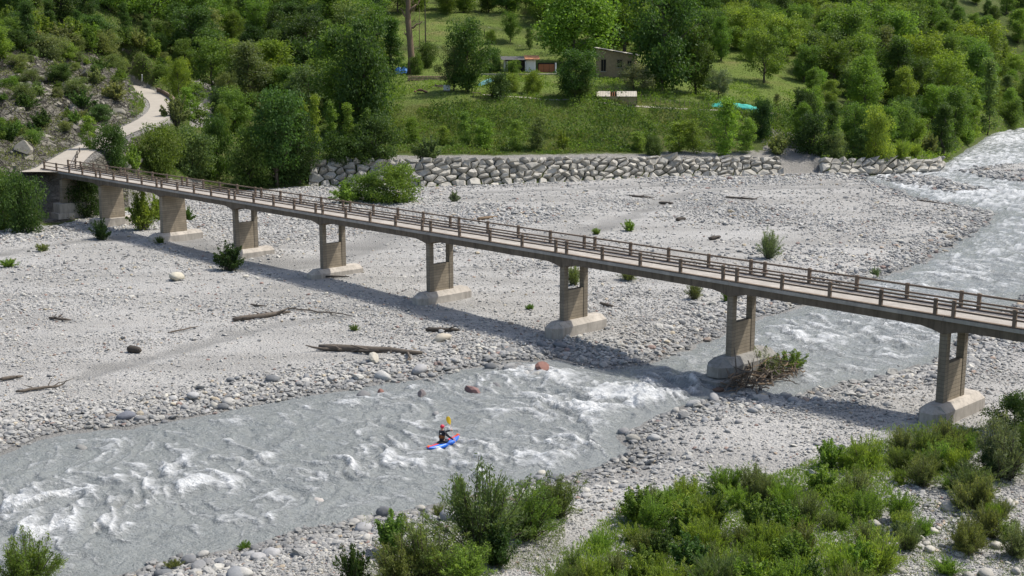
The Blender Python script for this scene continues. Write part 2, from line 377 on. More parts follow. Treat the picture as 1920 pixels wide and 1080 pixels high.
CT += [np.array([x, np.interp(x, FOOT[:, 0], FOOT[:, 1]) + 3.2, wall_top(x)]) for x in (-32, -24, -15, -6, 3, 12, 21, 30, 39, 47, 56, 65, 74, 81)]
CT += [np.array([FOOT[i][0], FOOT[i][1] + .5, .9]) for i in range(len(FOOT)) if not (WX0 - 2 < FOOT[i][0] < WX3)]
CT += [np.array([x, y, z]) for x, y, z in ((-250, 300, 140), (0, 700, 190), (300, 700, 150), (-300, 600, 220), (250, 560, 60), (420, 760, 150))]
CT = np.array(CT)
K = np.linalg.norm(CT[:, None, :2] - CT[None, :, :2], axis=2)
A_ = np.zeros((len(CT) + 1, len(CT) + 1)); A_[:-1, :-1] = K - np.eye(len(CT)) * .25; A_[:-1, -1] = 1; A_[-1, :-1] = 1
W_ = np.linalg.solve(A_, np.append(CT[:, 2], 0))
def rbf(P):
    o = np.empty(len(P))
    for i in range(0, len(P), 20000):
        q = P[i:i + 20000]; o[i:i + 20000] = np.linalg.norm(q[:, None] - CT[None, :, :2], axis=2) @ W_[:-1] + W_[-1]
    return o
ROAD = np.array([D(*p) for p in [(70, 318, 155), (105, 303, 161), (150, 284, 170), (190, 266, 181), (245, 241, 188), (285, 222, 195), (303, 205, 206), (300, 189, 219), (283, 177, 229), (262, 168, 238), (235, 160, 248)]])
ROAD[0, 2] = ROAD[1, 2] = 6.86
def cr_spline(P, n):
    P = np.asarray(P, float); Q = np.vstack([2 * P[0] - P[1], P, 2 * P[-1] - P[-2]]); out = []
    for i in range(len(P) - 1):
        p0, p1, p2, p3 = Q[i:i + 4]
        for t in np.linspace(0, 1, n, endpoint=False):
            out.append(.5 * (2 * p1 + (p2 - p0) * t + (2 * p0 - 5 * p1 + 4 * p2 - p3) * t * t + (3 * p1 - p0 - 3 * p2 + p3) * t ** 3))
    out.append(P[-1]); return np.array(out)
ROADS = cr_spline(ROAD, 8)
def road_dist(P):
    d = np.full(len(P), 1e9); z = np.zeros(len(P))
    for i in range(len(ROADS) - 1):
        a, b = ROADS[i], ROADS[i + 1]; e = (b - a)[:2]; q = P - a[:2]; tt = np.clip(q @ e / (e @ e), 0, 1)
        dd = np.linalg.norm(q - tt[:, None] * e, axis=1); m = dd < d; d[m] = dd[m]; z[m] = (a[2] + tt * (b[2] - a[2]))[m]
    return d, z
def land(P):
    """height and masks at plan points"""
    P = np.asarray(P, float).reshape(-1, 2); x, y = P[:, 0], P[:, 1]
    rd = river_sd(P); s = foot_s(P)
    g = .04 + .55 * sstep(0, 5, rd) + .25 * (fbm(x * .09, y * .09, 4, 3) - .5) * sstep(0, 6, rd) + .12 * (fbm(x * .5, y * .5, 3, 8) - .5)
    g = g + .35 * sstep(4, 40, rd)
    g = np.where(rd < 0, .04 - .7 * sstep(0, 3, -rd) + .1 * (fbm(x * .5, y * .5, 3, 8) - .5), g)
    H = g.copy()
    m = s > -1
    hh = np.zeros(len(P)); 
    if m.any(): hh[m] = rbf(P[m])
    iswall = ((x > WX0) & (x < WX1)) | ((x > WX2) & (x < WX3))
    wd = np.where(iswall, 3.0, np.where((x >= WX1) & (x <= WX2), 10., 5.))
    b = sstep(0, 1, np.clip(s / wd, 0, 1)); H = np.where(m, g * (1 - b) + hh * b, H)
    px, py = PX(np.stack([x, y, H], 1)) if len(P) else (x, y)
    # rocky slope above the road and river on the left
    dR, zR = road_dist(P)
    rock = .86 * sstep(300, 230, px) * sstep(40, 140, py) * sstep(-1, 3, s)
    rock = np.maximum(rock * .95, .42 * sstep(160, 20, px) * sstep(-10, 60, py) * (s > 0))
    led = (ridge(x * .16, (y + H) * .16, 4, 11) - .55) * 3.2 + (fbm(x * .5, y * .5 + H, 3, 13) - .5) * 1.6 + (ridge(x * .33 + y * .1, H * .55 + y * .12, 3, 14) - .55) * 2.6
    H = H + led * rock * sstep(2.2, 5, dR) * sstep(1, 5, s)
    H = H + m * (1 - rock) * sstep(5, 14, s) * (fbm(x * .12, y * .12, 4, 21) - .5) * 1.0
    H = np.where(dR < 7, H + (zR - .08 - H) * sstep(5.0, 2.1, dR), H)
    # open span under the first piers of the bridge
    uB = (P - np.array([25.18, 69.94])) @ BU[:2]; vB = (P - np.array([25.18, 69.94])) @ BV[:2]
    wB = sstep(8, 4.5, np.abs(vB - 1.6)) * (uB < -90) * (uB > -130)
    H = H * (1 - wB) + np.minimum(H, 1.0 + 2.6 * np.clip(-121.2 - uB, 0, 9)) * wB
    # stepped meadow
    mz = ((px > 640) & (px < 1120) & (py < 108) & (py > -60)) & (s > 40)
    q = (y - 280) / 13.0; fr = q - np.floor(q)
    mw = sstep(640, 720, px) * sstep(1120, 1000, px) * sstep(112, 96, py) * (s > 40)
    q = q + (fbm(x * .05, y * .05, 3, 95) - .5) * .9; fr = q - np.floor(q)
    H = H + mw * (sstep(.72, .98, fr) - fr) * 1.9
    # camera side bank
    nb = sstep(46, 34, y) ; slope = 1.0 + np.clip((37 - y), 0, 40) * .55
    H = np.where(y < 46, np.maximum(H, H * (1 - nb) + slope * nb) - 0.0, H)
    wob = (fbm(x * .06, y * .06, 3, 91) - .5) * 160
    inx = sstep(690, 740, px + wob) * sstep(1540, 1480, px + wob)
    meadow = np.maximum(inx * sstep(34, 42, s), .6 * sstep(16, 22, s) * inx)
    stepf = mw * sstep(.66, .78, fr)
    dirt = np.where((s > 2) & (s < 22) & (x > -20) & (x < WX2 + 3), .75 * sstep(15, 7, s), 0.)
    dirt = np.maximum(dirt, .9 * sstep(3.6, 2.2, dR))
    dirt = np.maximum(dirt, .85 * ((px > 240) & (px < 385) & (py > 335) & (py < 405)) * (s > -1))
    dirt = np.maximum(dirt, .8 * ((px > 355) & (px < 405) & (py > 150) & (py < 240)) * (s > 0))
    dirt = np.maximum(dirt, .36 * stepf)
    dirt = np.maximum(dirt, ((x >= WX1 - 1) & (x <= WX2 + 1) & (s > -1) & (s < 20)) * 1.0)
    return H, dict(rd=rd, s=s, rock=rock, meadow=meadow * (1 - stepf), dirt=dirt, px=px, py=py)
def hz(x, y): return float(land([(x, y)])[0][0])
def hits(pts, dmin=38, dmax=460):         # photo points -> where they touch the land
    Ys = np.exp(np.linspace(math.log(dmin), math.log(dmax), 420)); out = []
    Q = np.concatenate([np.array([D(px, py, 1.0) - [0, 0, HC]]) * Ys[:, None] for px, py in pts])
    Z = Q[:, 2] + HC; H = land(Q[:, :2])[0]
    for i, p in enumerate(pts):
        k = slice(i * 420, i * 420 + 420); b = np.nonzero(Z[k] <= H[k])[0]
        j = b[0] if len(b) else 419
        q = Q[k][j]; out.append(np.array([q[0], q[1], H[k][j]]))
    return out
def hit(px, py): return hits([(px, py)])[0]

# land sheets on one fan-shaped grid, finer towards the eye
rows = np.concatenate([np.linspace(-30, 36, 30), np.exp(np.linspace(math.log(36.4), math.log(255), 430)), np.linspace(256, 900, 130)])
cols = np.tan(np.linspace(R(-43), R(43), 620))
RR, CC = np.meshgrid(rows, cols, indexing='ij')
XX = CC * np.maximum(np.abs(RR), 0) + CC * 40 * sstep(60, 0, RR); PP = np.stack([XX.ravel(), RR.ravel()], 1)
HH, MK = land(PP)
HH = np.where(PP[:, 1] < 4, np.minimum(20.6, HH), HH)
nr, nc = RR.shape
I = np.arange(nr * nc).reshape(nr, nc)
Q4 = np.stack([I[:-1, :-1], I[:-1, 1:], I[1:, 1:], I[1:, :-1]], -1).reshape(-1, 4)
wetm = sstep(2.6, .2, MK['rd']) * .9; chm = np.zeros(len(PP))
# damp channels across the bar
for ch, wdt in (([(1640, 347), (1450, 352), (1290, 360), (1150, 418), (1000, 470)], 2.0), ([(760, 430), (640, 480), (560, 500), (430, 480)], 3.2), ([(330, 440), (380, 470), (440, 500)], 2.5), ([(1600, 338), (1400, 350), (1250, 348), (1050, 356), (900, 362)], 1.8), ([(0, 480), (60, 466), (140, 455), (230, 450)], 1.6), ([(650, 590), (520, 604), (380, 640), (150, 700)], 1.2), ([(1250, 505), (1130, 470), (1010, 440)], 1.6)):
    L = np.array([G(*p, .8)[:2] for p in ch]); dd = np.full(len(PP), 1e9)
    for a, b in zip(L[:-1], L[1:]):
        e = b - a; q = PP - a; tt = np.clip(q @ e / (e @ e), 0, 1); dd = np.minimum(dd, np.linalg.norm(q - tt[:, None] * e, axis=1))
    cm_ = sstep(wdt * 1.2, wdt * .3, dd + (fbm(PP[:, 0] * .3, PP[:, 1] * .3, 3, 4) - .5) * 3); chm = np.maximum(chm, cm_); wetm = np.maximum(wetm, .62 * cm_); HH = HH - .15 * sstep(wdt * 1.3, 0, dd)
GR, GA0, GA1, GN = rows.copy(), R(-43), R(43), len(cols)
GT = {k: v.reshape(nr, nc) for k, v in {**MK, 'H': HH, 'ch': chm}.items()}
def land(P):                       # from here on the heights are read off the sheet itself
    P = np.asarray(P, float).reshape(-1, 2); y = np.clip(P[:, 1], GR[0], GR[-1] - 1e-3)
    a = np.arctan2(P[:, 0], np.abs(y) + 40 * sstep(60, 0, y)); fc = np.clip((a - GA0) / (GA1 - GA0) * (GN - 1), 0, GN - 1.001)
    i = np.clip(np.searchsorted(GR, y) - 1, 0, len(GR) - 2); fr = (y - GR[i]) / (GR[i + 1] - GR[i]); j = fc.astype(int); fc = fc - j
    bl = lambda A: (A[i, j] * (1 - fc) + A[i, j + 1] * fc) * (1 - fr) + (A[i + 1, j] * (1 - fc) + A[i + 1, j + 1] * fc) * fr
    o = {k: bl(v) for k, v in GT.items()}; o['px'], o['py'] = PX(np.column_stack([P, o['H']]))
    return o['H'], o
fs = MK['s'][Q4].mean(1); fy = PP[:, 1][Q4].mean(1)
def zone(name, mask, mat):
    F = Q4[mask]; u, inv = np.unique(F, return_inverse=True)
    me = np_mesh(name, np.column_stack([PP[u], HH[u]]), inv.reshape(-1, 4), None, {k: v[u] for k, v in (('rock', MK['rock']), ('meadow', MK['meadow']), ('dirt', MK['dirt']), ('wet', wetm))}, True)
    return tag(put(name, me, mat), kind='structure')
gravel_bar = zone('gravel_bar', (fs <= 0) & (fy > 44), M['gravel'])
hillside = zone('hillside', (fs > 0) & (fy > 44), M['hill'])
near_bank = zone('near_bank', fy <= 44, M['hill'])

# ------------------------------------------------------------------ water
rows = np.concatenate([np.exp(np.linspace(math.log(34), math.log(130), 620)), np.exp(np.linspace(math.log(130.3), math.log(470), 260))])
cols = np.tan(np.linspace(R(-33), R(31), 760)); RR, CC = np.meshgrid(rows, cols, indexing='ij')
WP = np.stack([(CC * RR).ravel(), RR.ravel()], 1); rd = psdf(WP, RIV)
FD = np.array([-.80, -.60]); FN = np.array([.60, -.80])
al = WP @ FD; ac = WP @ FN
RAP = [(1240, 745, 5, 1.0), (1150, 755, 5, .95), (1100, 740, 4, .7), (1300, 720, 3.5, .8), (1190, 790, 4, .7), (1060, 770, 4, .6), (960, 852, 3, .85), (1040, 845, 3, .9), (900, 858, 2.5, .75), (800, 790, 3, .5),
       (720, 840, 3.5, .6), (690, 870, 2.5, .75), (560, 900, 4, .6), (310, 890, 3, .75), (350, 905, 3, .85), (270, 945, 2.5, .8), (60, 915, 3, .7), (30, 970, 5, .8), (110, 1005, 2.5, .75), (440, 880, 3, .55), (500, 930, 2.5, .6), (240, 970, 3, .5), (620, 890, 3, .55),
       (1560, 630, 6, .7), (1640, 610, 7, .75), (1500, 600, 5, .5), (1700, 590, 8, .7), (1650, 650, 5, .5), (1850, 470, 14, .6), (1750, 530, 9, .6), (1900, 420, 15, .6), (1800, 370, 9, .85), (1720, 350, 7, .9), (1860, 300, 18, .75), (1900, 262, 22, .8), (1780, 320, 7, .8), (1900, 365, 9, .95), (1660, 334, 5, .8), (1010, 715, 2.5, .7), (940, 715, 2.5, .45), (822, 846, .9, .75), (850, 838, .7, .8), (800, 850, .8, .6)]
rap = np.full(len(WP), .36) + .12 * sstep(100, 210, WP[:, 1]) + .25 * sstep(.45, .7, fbm(al * .06, ac * .12, 3, 45))
for px, py, r, k in RAP:
    c = G(px, py)[:2]; q = WP - c; e = (q @ FD) / (1.7 * r); n = (q @ FN) / (1.05 * r)
    rap = np.maximum(rap, k * np.exp(-(e * e + n * n) * .9))
rap = rap * sstep(.2, 3.0, -rd)
wx = (fbm(al * .22, ac * .22, 3, 41) - .5) * 3.2
crest = ridge(al * .30 + wx, ac * .16 + wx * .4, 3, 51)
chop = ridge(al * .8 + wx * 1.5, ac * .55 - wx, 3, 56)
fine = fbm(al * 1.1, ac * 1.7, 3, 61)
hw = 1.8 * rap * (.55 * (crest - .55) + .30 * (chop - .55) + .22 * (fine - .5)) + .05 * (fbm(al * 1.4, ac * 1.9, 3, 71) - .5) * sstep(0, 1.5, -rd)
def breakers(fa, fc, seed, wv):         # steep fronts facing downstream, wash trailing upstream
    p_ = al * fa + wv + 1.3 * (fbm(al * fa * .8, ac * fc, 3, seed) - .5); fr_ = p_ - np.floor(p_)
    m_ = sstep(.43, .60, fbm(al * fa * .45 + np.floor(p_) * 3.7, ac * fc * 1.2, 3, seed + 5))
    return fr_ ** 2.4 * (1 - sstep(.9, 1, fr_)) * m_
b1 = breakers(.26, .30, 141, wx * .5); b2 = breakers(.62, .6, 151, wx); b3 = breakers(1.2, 1.0, 161, wx)
hw = hw + rap * (.5 * b1 + .32 * b2 + .16 * b3)
foam = np.clip(1.15 * b1 * (rap + .2) + 1.15 * b2 * (rap + .25) + 1.0 * b3 * (rap + .25) + np.clip(rap - .52, 0, 1) * .95 * (.45 + crest * .7) + (fine - .5) * .45 * rap + .04 + .10 * sstep(110, 230, WP[:, 1]), 0, 1) * sstep(.1, 1.2, -rd)
foam = np.maximum(foam, .42 * sstep(.58, .74, fbm(al * .22, ac * 1.0, 4, 81)) * sstep(.3, 2, -rd))
nr, nc = RR.shape; I = np.arange(nr * nc).reshape(nr, nc)
W4 = np.stack([I[:-1, :-1], I[:-1, 1:], I[1:, 1:], I[1:, :-1]], -1).reshape(-1, 4)
W4 = W4[rd[W4].min(1) < 3.0]; u, inv = np.unique(W4, return_inverse=True)
river = put('river', np_mesh('river', np.column_stack([WP[u], hw[u]]), inv.reshape(-1, 4), None, {'foam': foam[u]}, True), M['water'])
tag(river, kind='structure')

# ------------------------------------------------------------------ rock walls along the far bank
def clip_poly(poly, n, d):       # keep n.p <= d
    out = []
    for i in range(len(poly)):
        a, b = poly[i], poly[(i + 1) % len(poly)]; da, db = a @ n - d, b @ n - d
        if da <= 0: out.append(a)
        if da * db < 0: out.append(a + (b - a) * (da / (da - db)))
    return out
def rock_wall(name, x0, x1, nrock, label, seed):
    rg = np.random.default_rng(seed)
    yf = lambda x: np.interp(x, FOOT[:, 0], FOOT[:, 1])
    L = math.hypot(x1 - x0, yf(x1) - yf(x0)); AN = .62
    root = empty(name, (x0, float(yf(x0)), .6)); tag(root, label, 'rock wall')
    # sites in (along*AN, up) with best-candidate spacing
    def hgt(a): return float(wall_top(x0 + (x1 - x0) * a / L)) + .1
    sites = []
    while len(sites) < nrock:
        best = None; bd = -1
        for _ in range(9):
            a = rg.uniform(0, L); q = np.array([a * AN, rg.uniform(.1, 1) * hgt(a) * 1.35])
            d = min((np.hypot(*(q - s_)) for s_ in sites), default=9) * rg.uniform(.6, 1.5)
            if d > bd: bd = d; best = q
        sites.append(best)
    sites = np.array(sites)
    nrm = np.array([yf(x1) - yf(x0), -(x1 - x0)]) / L
    for i, p in enumerate(sites):
        hh = hgt(p[0] / AN) * 1.35
        poly = [np.array(q) for q in ((0, -.2), (L * AN, -.2), (L * AN, hh + rg.uniform(-.25, .25)), (0, hh + rg.uniform(-.25, .25)))]
        for j in np.argsort(np.hypot(*(sites - p).T))[1:22]:
            n = sites[j] - p; poly = clip_poly(poly, n, n @ (p + sites[j]) / 2)
            if len(poly) < 3: break
        if len(poly) < 3: continue
        poly = [q / np.array([AN, 1]) for q in poly]
        # drop very short edges
        pl = [poly[k] for k in range(len(poly)) if np.hypot(*(poly[k] - poly[k - 1])) > .12]
        if len(pl) < 3: continue
        c = np.mean(pl, 0); k = len(pl); sh = rg.uniform(.80, .93); tilt = rg.normal(0, .22, 2); dep = rg.uniform(.25, .75)
        def at(q, out):
            a, b = q; x = x0 + (x1 - x0) * a / L; tt = b / 1.35 / max(hgt(a), .3); s_ = -.1 + 2.7 * tt
            return np.array([x - nrm[0] * 0, yf(x) + s_ * 1.03, .45 + b / 1.35 * 1.0]) + np.array([nrm[0] * .8, nrm[1] * .8, .55]) * out
        V = []; 
        for q in pl: V.append(at(c + (q - c) * sh * .96, -.7))
        for q in pl: V.append(at(c + (q - c) * sh * rg.uniform(.97, 1.03), .02 + rg.uniform(0, .1)))
        for q in pl: V.append(at(c + (q - c) * sh * rg.uniform(.5, .78), dep + (q - c) @ tilt + rg.normal(0, .09)))
        V.append(at(c + rg.normal(0, .1, 2), dep + rg.uniform(-.05, .12)))
        F = []
        for r_ in (0, k):
            for a in range(k): F.append((r_ + a, r_ + (a + 1) % k, r_ + k + (a + 1) % k, r_ + k + a))
        for a in range(k): F.append((2 * k + a, 2 * k + (a + 1) % k, 3 * k))
        mb = MB(); mb.add(V, F); mb.build('rock', M['wallrock'], root)
    return root
rock_wall('rock_wall', WX0, WX1, 235, 'long wall of pale angular boulders stacked along the far bank', 5)
rock_wall('rock_wall', WX2, WX3, 46, 'short low boulder wall right of the gravel ramp by the river', 8)

# ------------------------------------------------------------------ stones
def stone_mesh(name, seed, sub=2, ang=.25, flat=.62, lo=.30, nc=7):
    rg = np.random.default_rng(seed); bm = bmesh.new(); bmesh.ops.create_icosphere(bm, subdivisions=sub, radius=.5)
    ax = rg.normal(size=(nc, 3)); ax /= np.linalg.norm(ax, axis=1)[:, None]; cut = rg.uniform(lo, .46 if lo > .2 else .36, nc)
    sx = np.array([rg.uniform(.9, 1.25), rg.uniform(.65, .95), flat * rg.uniform(.8, 1.15)])
    for v in bm.verts:
        p = np.array(v.co)
        for a, c in zip(ax, cut):
            d = p @ a
            if d > c: p = p - a * (d - c) * (.75 + ang)
        v.co = Vector(p * sx)
    for f in bm.faces: f.smooth = ang < .24
    me = bpy.data.meshes.new(name); bm.to_mesh(me); bm.free(); return me
def stones_stuff(name, P, sc, rt, tone, idx, label=None):
    n = len(P); me = bpy.data.meshes.new(name); me.vertices.add(n); me.vertices.foreach_set('co', np.asarray(P, np.float32).ravel())
    for k, a in (('sc', sc), ('rt', rt)): me.attributes.new(k, 'FLOAT_VECTOR', 'POINT').data.foreach_set('vector', np.asarray(a, np.float32).ravel())
    me.attributes.new('tone', 'FLOAT', 'POINT').data.foreach_set('value', np.asarray(tone, np.float32))
    me.attributes.new('idx', 'INT', 'POINT').data.foreach_set('value', np.asarray(idx, np.int32))
    me.update(); o = put(name, me, M['stone'])
    g = bpy.data.node_groups.new('scatter_stones', 'GeometryNodeTree')
    g.interface.new_socket('Geometry', in_out='INPUT', socket_type='NodeSocketGeometry'); g.interface.new_socket('Geometry', in_out='OUTPUT', socket_type='NodeSocketGeometry')
    gi = g.nodes.new('NodeGroupInput'); go = g.nodes.new('NodeGroupOutput')
    jn = g.nodes.new('GeometryNodeGeometryToInstance')
    for k in range(6):
        ic = g.nodes.new('GeometryNodeMeshIcoSphere'); ic.inputs['Radius'].default_value = .5; ic.inputs['Subdivisions'].default_value = 2
        sp = g.nodes.new('GeometryNodeSetPosition'); nz = g.nodes.new('ShaderNodeTexNoise'); nz.noise_dimensions = '4D'
        nz.inputs['W'].default_value = k * 7.3; nz.inputs['Scale'].default_value = 1.9; nz.inputs['Detail'].default_value = 1
        sb = g.nodes.new('ShaderNodeVectorMath'); sb.operation = 'SUBTRACT'; sb.inputs[1].default_value = (.5, .5, .5)
        ml = g.nodes.new('ShaderNodeVectorMath'); ml.operation = 'SCALE'; ml.inputs['Scale'].default_value = .75
        g.links.new(nz.outputs['Color'], sb.inputs[0]); g.links.new(sb.outputs[0], ml.inputs[0]); g.links.new(ml.outputs[0], sp.inputs['Offset'])
        sm = g.nodes.new('GeometryNodeSetMaterial'); sm.inputs['Material'].default_value = M['stone']
        g.links.new(ic.outputs['Mesh'], sp.inputs['Geometry']); g.links.new(sp.outputs[0], sm.inputs[0]); g.links.new(sm.outputs[0], jn.inputs[0])
    def na(nm, ty):
        q = g.nodes.new('GeometryNodeInputNamedAttribute'); q.data_type = ty; q.inputs[0].default_value = nm; return q.outputs['Attribute']
    ip = g.nodes.new('GeometryNodeInstanceOnPoints'); ip.inputs['Pick Instance'].default_value = True
    g.links.new(gi.outputs[0], ip.inputs['Points']); g.links.new(jn.outputs[0], ip.inputs['Instance'])
    g.links.new(na('idx', 'INT'), ip.inputs['Instance Index']); g.links.new(na('rt', 'FLOAT_VECTOR'), ip.inputs['Rotation']); g.links.new(na('sc', 'FLOAT_VECTOR'), ip.inputs['Scale'])
    g.links.new(ip.outputs[0], go.inputs[0])
    md = o.modifiers.new('scatter', 'NODES'); md.node_group = g
    tag(o, label, None, None, 'stuff'); return o
rg = np.random.default_rng(12)
n = 420000
yy = np.exp(rg.uniform(math.log(45), math.log(235), n)); xx = yy * np.tan(rg.uniform(R(-27), R(27), n)); P = np.stack([xx, yy], 1)
_, mk = land(P); rd = mk['rd']; s = mk['s']
fines = fbm(xx * .07, yy * .07, 4, 33) + .25 * fbm(xx * .35, yy * .35, 3, 35)
coarse = sstep(7, 1, rd) * (rd > -.6)
fines = fines + .22 * (fbm((P @ np.array([-.8, -.6])) * .025, (P @ np.array([.6, -.8])) * .16, 4, 37) - .5)
dens = np.clip(.20 + 1.5 * sstep(.50, .80, fines), 0, 1); dens = np.maximum(dens, coarse) * (1 - .85 * mk['ch'] * (rd > 2))
# silty fine patches seen on the bars
for px, py, r in ((1300, 480, 13), (1420, 440, 16), (1180, 900, 5), (1400, 850, 7), (250, 600, 7), (560, 640, 5), (950, 470, 6), (1330, 800, 4), (1060, 1000, 4), (1150, 420, 6)):
    q = P - G(px, py, .8)[:2]; dens *= 1 - .85 * np.exp(-(q * q).sum(1) / r / r)
inw = (rd < 0)
dens = np.where(inw, np.where(rd > -1.2, .25 * (fbm(xx * .4, yy * .4, 3, 77) > .52), 0), dens)
keep = (rg.random(n) < dens * .9) & (s < -.3) & (rd > -1.2) & (yy > 46)
P = P[keep]; rd = rd[keep]; coarse = coarse[keep]; yy = yy[keep]; fn = fines[keep]
H, mk = land(P)
size = (.00098 * yy + .020) * np.exp(rg.normal(0, .42, len(P))) * (1 + 1.1 * coarse * np.clip(110 / yy, .3, 1)) * (1 + .5 * sstep(.7, .85, fn))
size = np.clip(size, .06, .95)
sc = np.stack([size * rg.uniform(.9, 1.3, len(P)), size * rg.uniform(.7, 1.05, len(P)), size * rg.uniform(.38, .7, len(P))], 1)
rt = np.stack([rg.normal(0, .25, len(P)), rg.normal(0, .25, len(P)), rg.uniform(0, 6.28, len(P))], 1)
bandn = fbm((P @ np.array([-.8, -.6])) * .03, (P @ np.array([.6, -.8])) * .2, 4, 39)
tone = np.clip(.20 * sstep(.48, .68, bandn) + .45 * sstep(3.0, .0, rd) + .15 * rg.normal(0, 1, len(P)) * (rd < 5), 0, 1)
wz = np.where(rd < .3, np.maximum(H, -.05), H)
stones_stuff('river_gravel', np.column_stack([P, wz + size * .16]), sc, rt, tone, rg.integers(0, 6, len(P)), 'loose pale grey gravel and cobbles covering the river bars')
# the stones that show largest, one object each, part of the bar
SM = [stone_mesh('stone', 100 + i, 2, .2 if i % 2 else .1) for i in range(9)]
for m_ in SM: m_.materials.append(M['boulder'])
greys = [(.20, .21, .22), (.30, .305, .31), (.40, .40, .39), (.50, .49, .46), (.36, .36, .36), (.56, .54, .48), (.27, .28, .29), (.36, .24, .20)]
cnt = 0; tries = 0
zones = [((0, 100), 1.0)]
cand = []
n = 60000
yy = np.exp(rg.uniform(math.log(47), math.log(120), n)); xx = yy * np.tan(rg.uniform(R(-24), R(24), n)); P = np.stack([xx, yy], 1)
rd = river_sd(P); k = (rd > -.5) & (rd < 5.5) & (rg.random(n) < np.exp(-np.abs(rd - .8) / 1.9)); P = P[k][:255]; rd = rd[k][:255]
extra = [G(px, py, .9)[:2] for px, py in ((1655, 1010), (1745, 1025), (1800, 1035), (1870, 1020), (1890, 1052), (1760, 985), (1840, 960), (1700, 1060), (1895, 945), (1725, 1005), (1830, 905), (1780, 950), (640, 1040), (600, 1060), (505, 1040), (420, 1055), (1700, 975), (1640, 980), (1905, 880), (1860, 870), (1752, 990), (1738, 1012), (1768, 1016), (1785, 1062), (1815, 1075), (1850, 1072), (1690, 1068), (1700, 1040), (1880, 985), (1868, 942), (1910, 1020), (1672, 985), (1800, 1000), (1755, 1048), (1735, 1070), (1843, 925), (1905, 1070))]
P = np.vstack([P, extra]); H, mk = land(P)
for i, p in enumerate(P):
    sz = float(np.clip(rg.lognormal(math.log(.52), .33), .3, 1.15)) * (.95 if i >= len(P) - len(extra) else 1)
    o = put('stone', SM[i % 9], None, gravel_bar, (p[0], p[1], max(H[i], -.05) + sz * .13)); o.rotation_euler = (rg.normal(0, .15), rg.normal(0, .15), rg.uniform(0, 6.28)); o.scale = (sz,) * 3
    c = np.array(greys[rg.integers(0, 7)]) * rg.uniform(.8, 1.1); 
    if i >= len(P) - len(extra): c = np.array([.47, .45, .40]) * rg.uniform(.8, 1.15)
    if i < len(P) - len(extra) and mk['rd'][i] < 1: c = c * .75
    o.color = (*c, 1)
AM = [stone_mesh('boulder', 700 + i, 2, .29, .75) for i in range(6)]
for m_ in AM: m_.materials.append(M['boulder'])
RED = (.25, .135, .11)
for px, py, sz, col, lab in ((1016, 697, 1.5, RED, 'large reddish boulder ending the stone heap in mid river below the bridge'), (886, 740, 1.25, (.24, .15, .14), 'dark red angular boulder standing in the river upstream of the kayak'),
        (999, 699, 1.05, (.5, .5, .48), 'pale rounded boulder leaning on the large reddish one in mid river'), (951, 699, .9, (.12, .13, .14), 'dark grey boulder at the left of the mid-river stone heap'), (1005, 711, 1.0, (.4, .39, .36), 'low pale boulder in front of the reddish mid-river boulder'),
        (986, 704, .9, (.45, .45, .44), 'light grey boulder in the middle of the mid-river stone heap'), (931, 729, 1.0, (.2, .2, .2), 'flat grey boulder half sunk in the river above the white wave'), (681, 745, 1.0, (.2, .2, .2), 'low grey rock breaking the water near the far shore'),
        (714, 738, .7, RED, 'small flat red rock just above the water near the far shore'), (791, 744, .9, (.17, .15, .15), 'dark brown slab breaking the water between shore and red boulder'), (657, 757, .7, (.5, .49, .46), 'small pale stone standing in the water near the far shore'),
        (818, 780, .7, (.28, .28, .28), 'small wet stone in the water just upstream of the paddler'), (1051, 858, .9, (.42, .41, .38), 'pale boulder at the right end of the long white wave'), (1016, 891, .65, (.5, .48, .42), 'pale stone in the shallows below the near bushes'),
        (596, 945, .75, (.46, .43, .40), 'pale pinkish stone standing in the river left of the bushes'), (153, 845, .8, (.25, .25, .24), 'dark stone with foam around it near the left far shore'), (388, 773, .45, (.4, .4, .4), 'tiny stone in the water off the far shore'), (430, 1003, .45, (.5, .5, .5), 'tiny white stone in the water off the near shore'),
        (1338, 750, 1.0, (.36, .36, .36), 'grey boulder on the near shore left of the debris pile'), (1345, 737, 1.0, (.13, .09, .07), 'dark brown wet boulder at the foot of the river pier'), (1298, 762, .9, (.40, .40, .39), 'light grey boulder at the tip of the near gravel spit'),
        (981, 913, .95, (.17, .17, .18), 'dark boulder at the waterline behind the near bushes'), (718, 711, 1.35, (.52, .51, .48), 'big pale egg-shaped boulder on the far shore'), (787, 699, 1.5, (.38, .38, .38), 'largest round grey boulder on the far shore'), (700, 676, 1.1, (.5, .47, .40), 'pale blocky boulder below the long driftwood trunk'), (827, 638, 1.3, (.52, .47, .38), 'cream boulder on the bar above the driftwood trunk'), (332, 525, 1.8, (.52, .49, .40), 'long pale boulder on the left gravel bar'),
        (362, 745, .9, (.4, .4, .4), 'grey boulder at the far waterline in the left quarter'), (237, 785, 1.1, (.18, .19, .22), 'dark blue-grey boulder near the far waterline at left')):
    p = G(px, py, 0.05); z = max(hz(p[0], p[1]), -.12)
    p = G(px, py, z)
    o = put('boulder', (AM[int(rg.integers(0, 6))] if 'red' in lab or 'slab' in lab or 'block' in lab else SM[int(rg.integers(0, 9))]), None, None, (p[0], p[1], z + sz * .15)); o.scale = (sz * 1.1, sz, sz * .95); o.rotation_euler = (rg.normal(0, .2), rg.normal(0, .2), rg.uniform(0, 6)); o.color = (*col, 1)
    tag(o, lab, 'boulder', 'boulders in and beside the river')

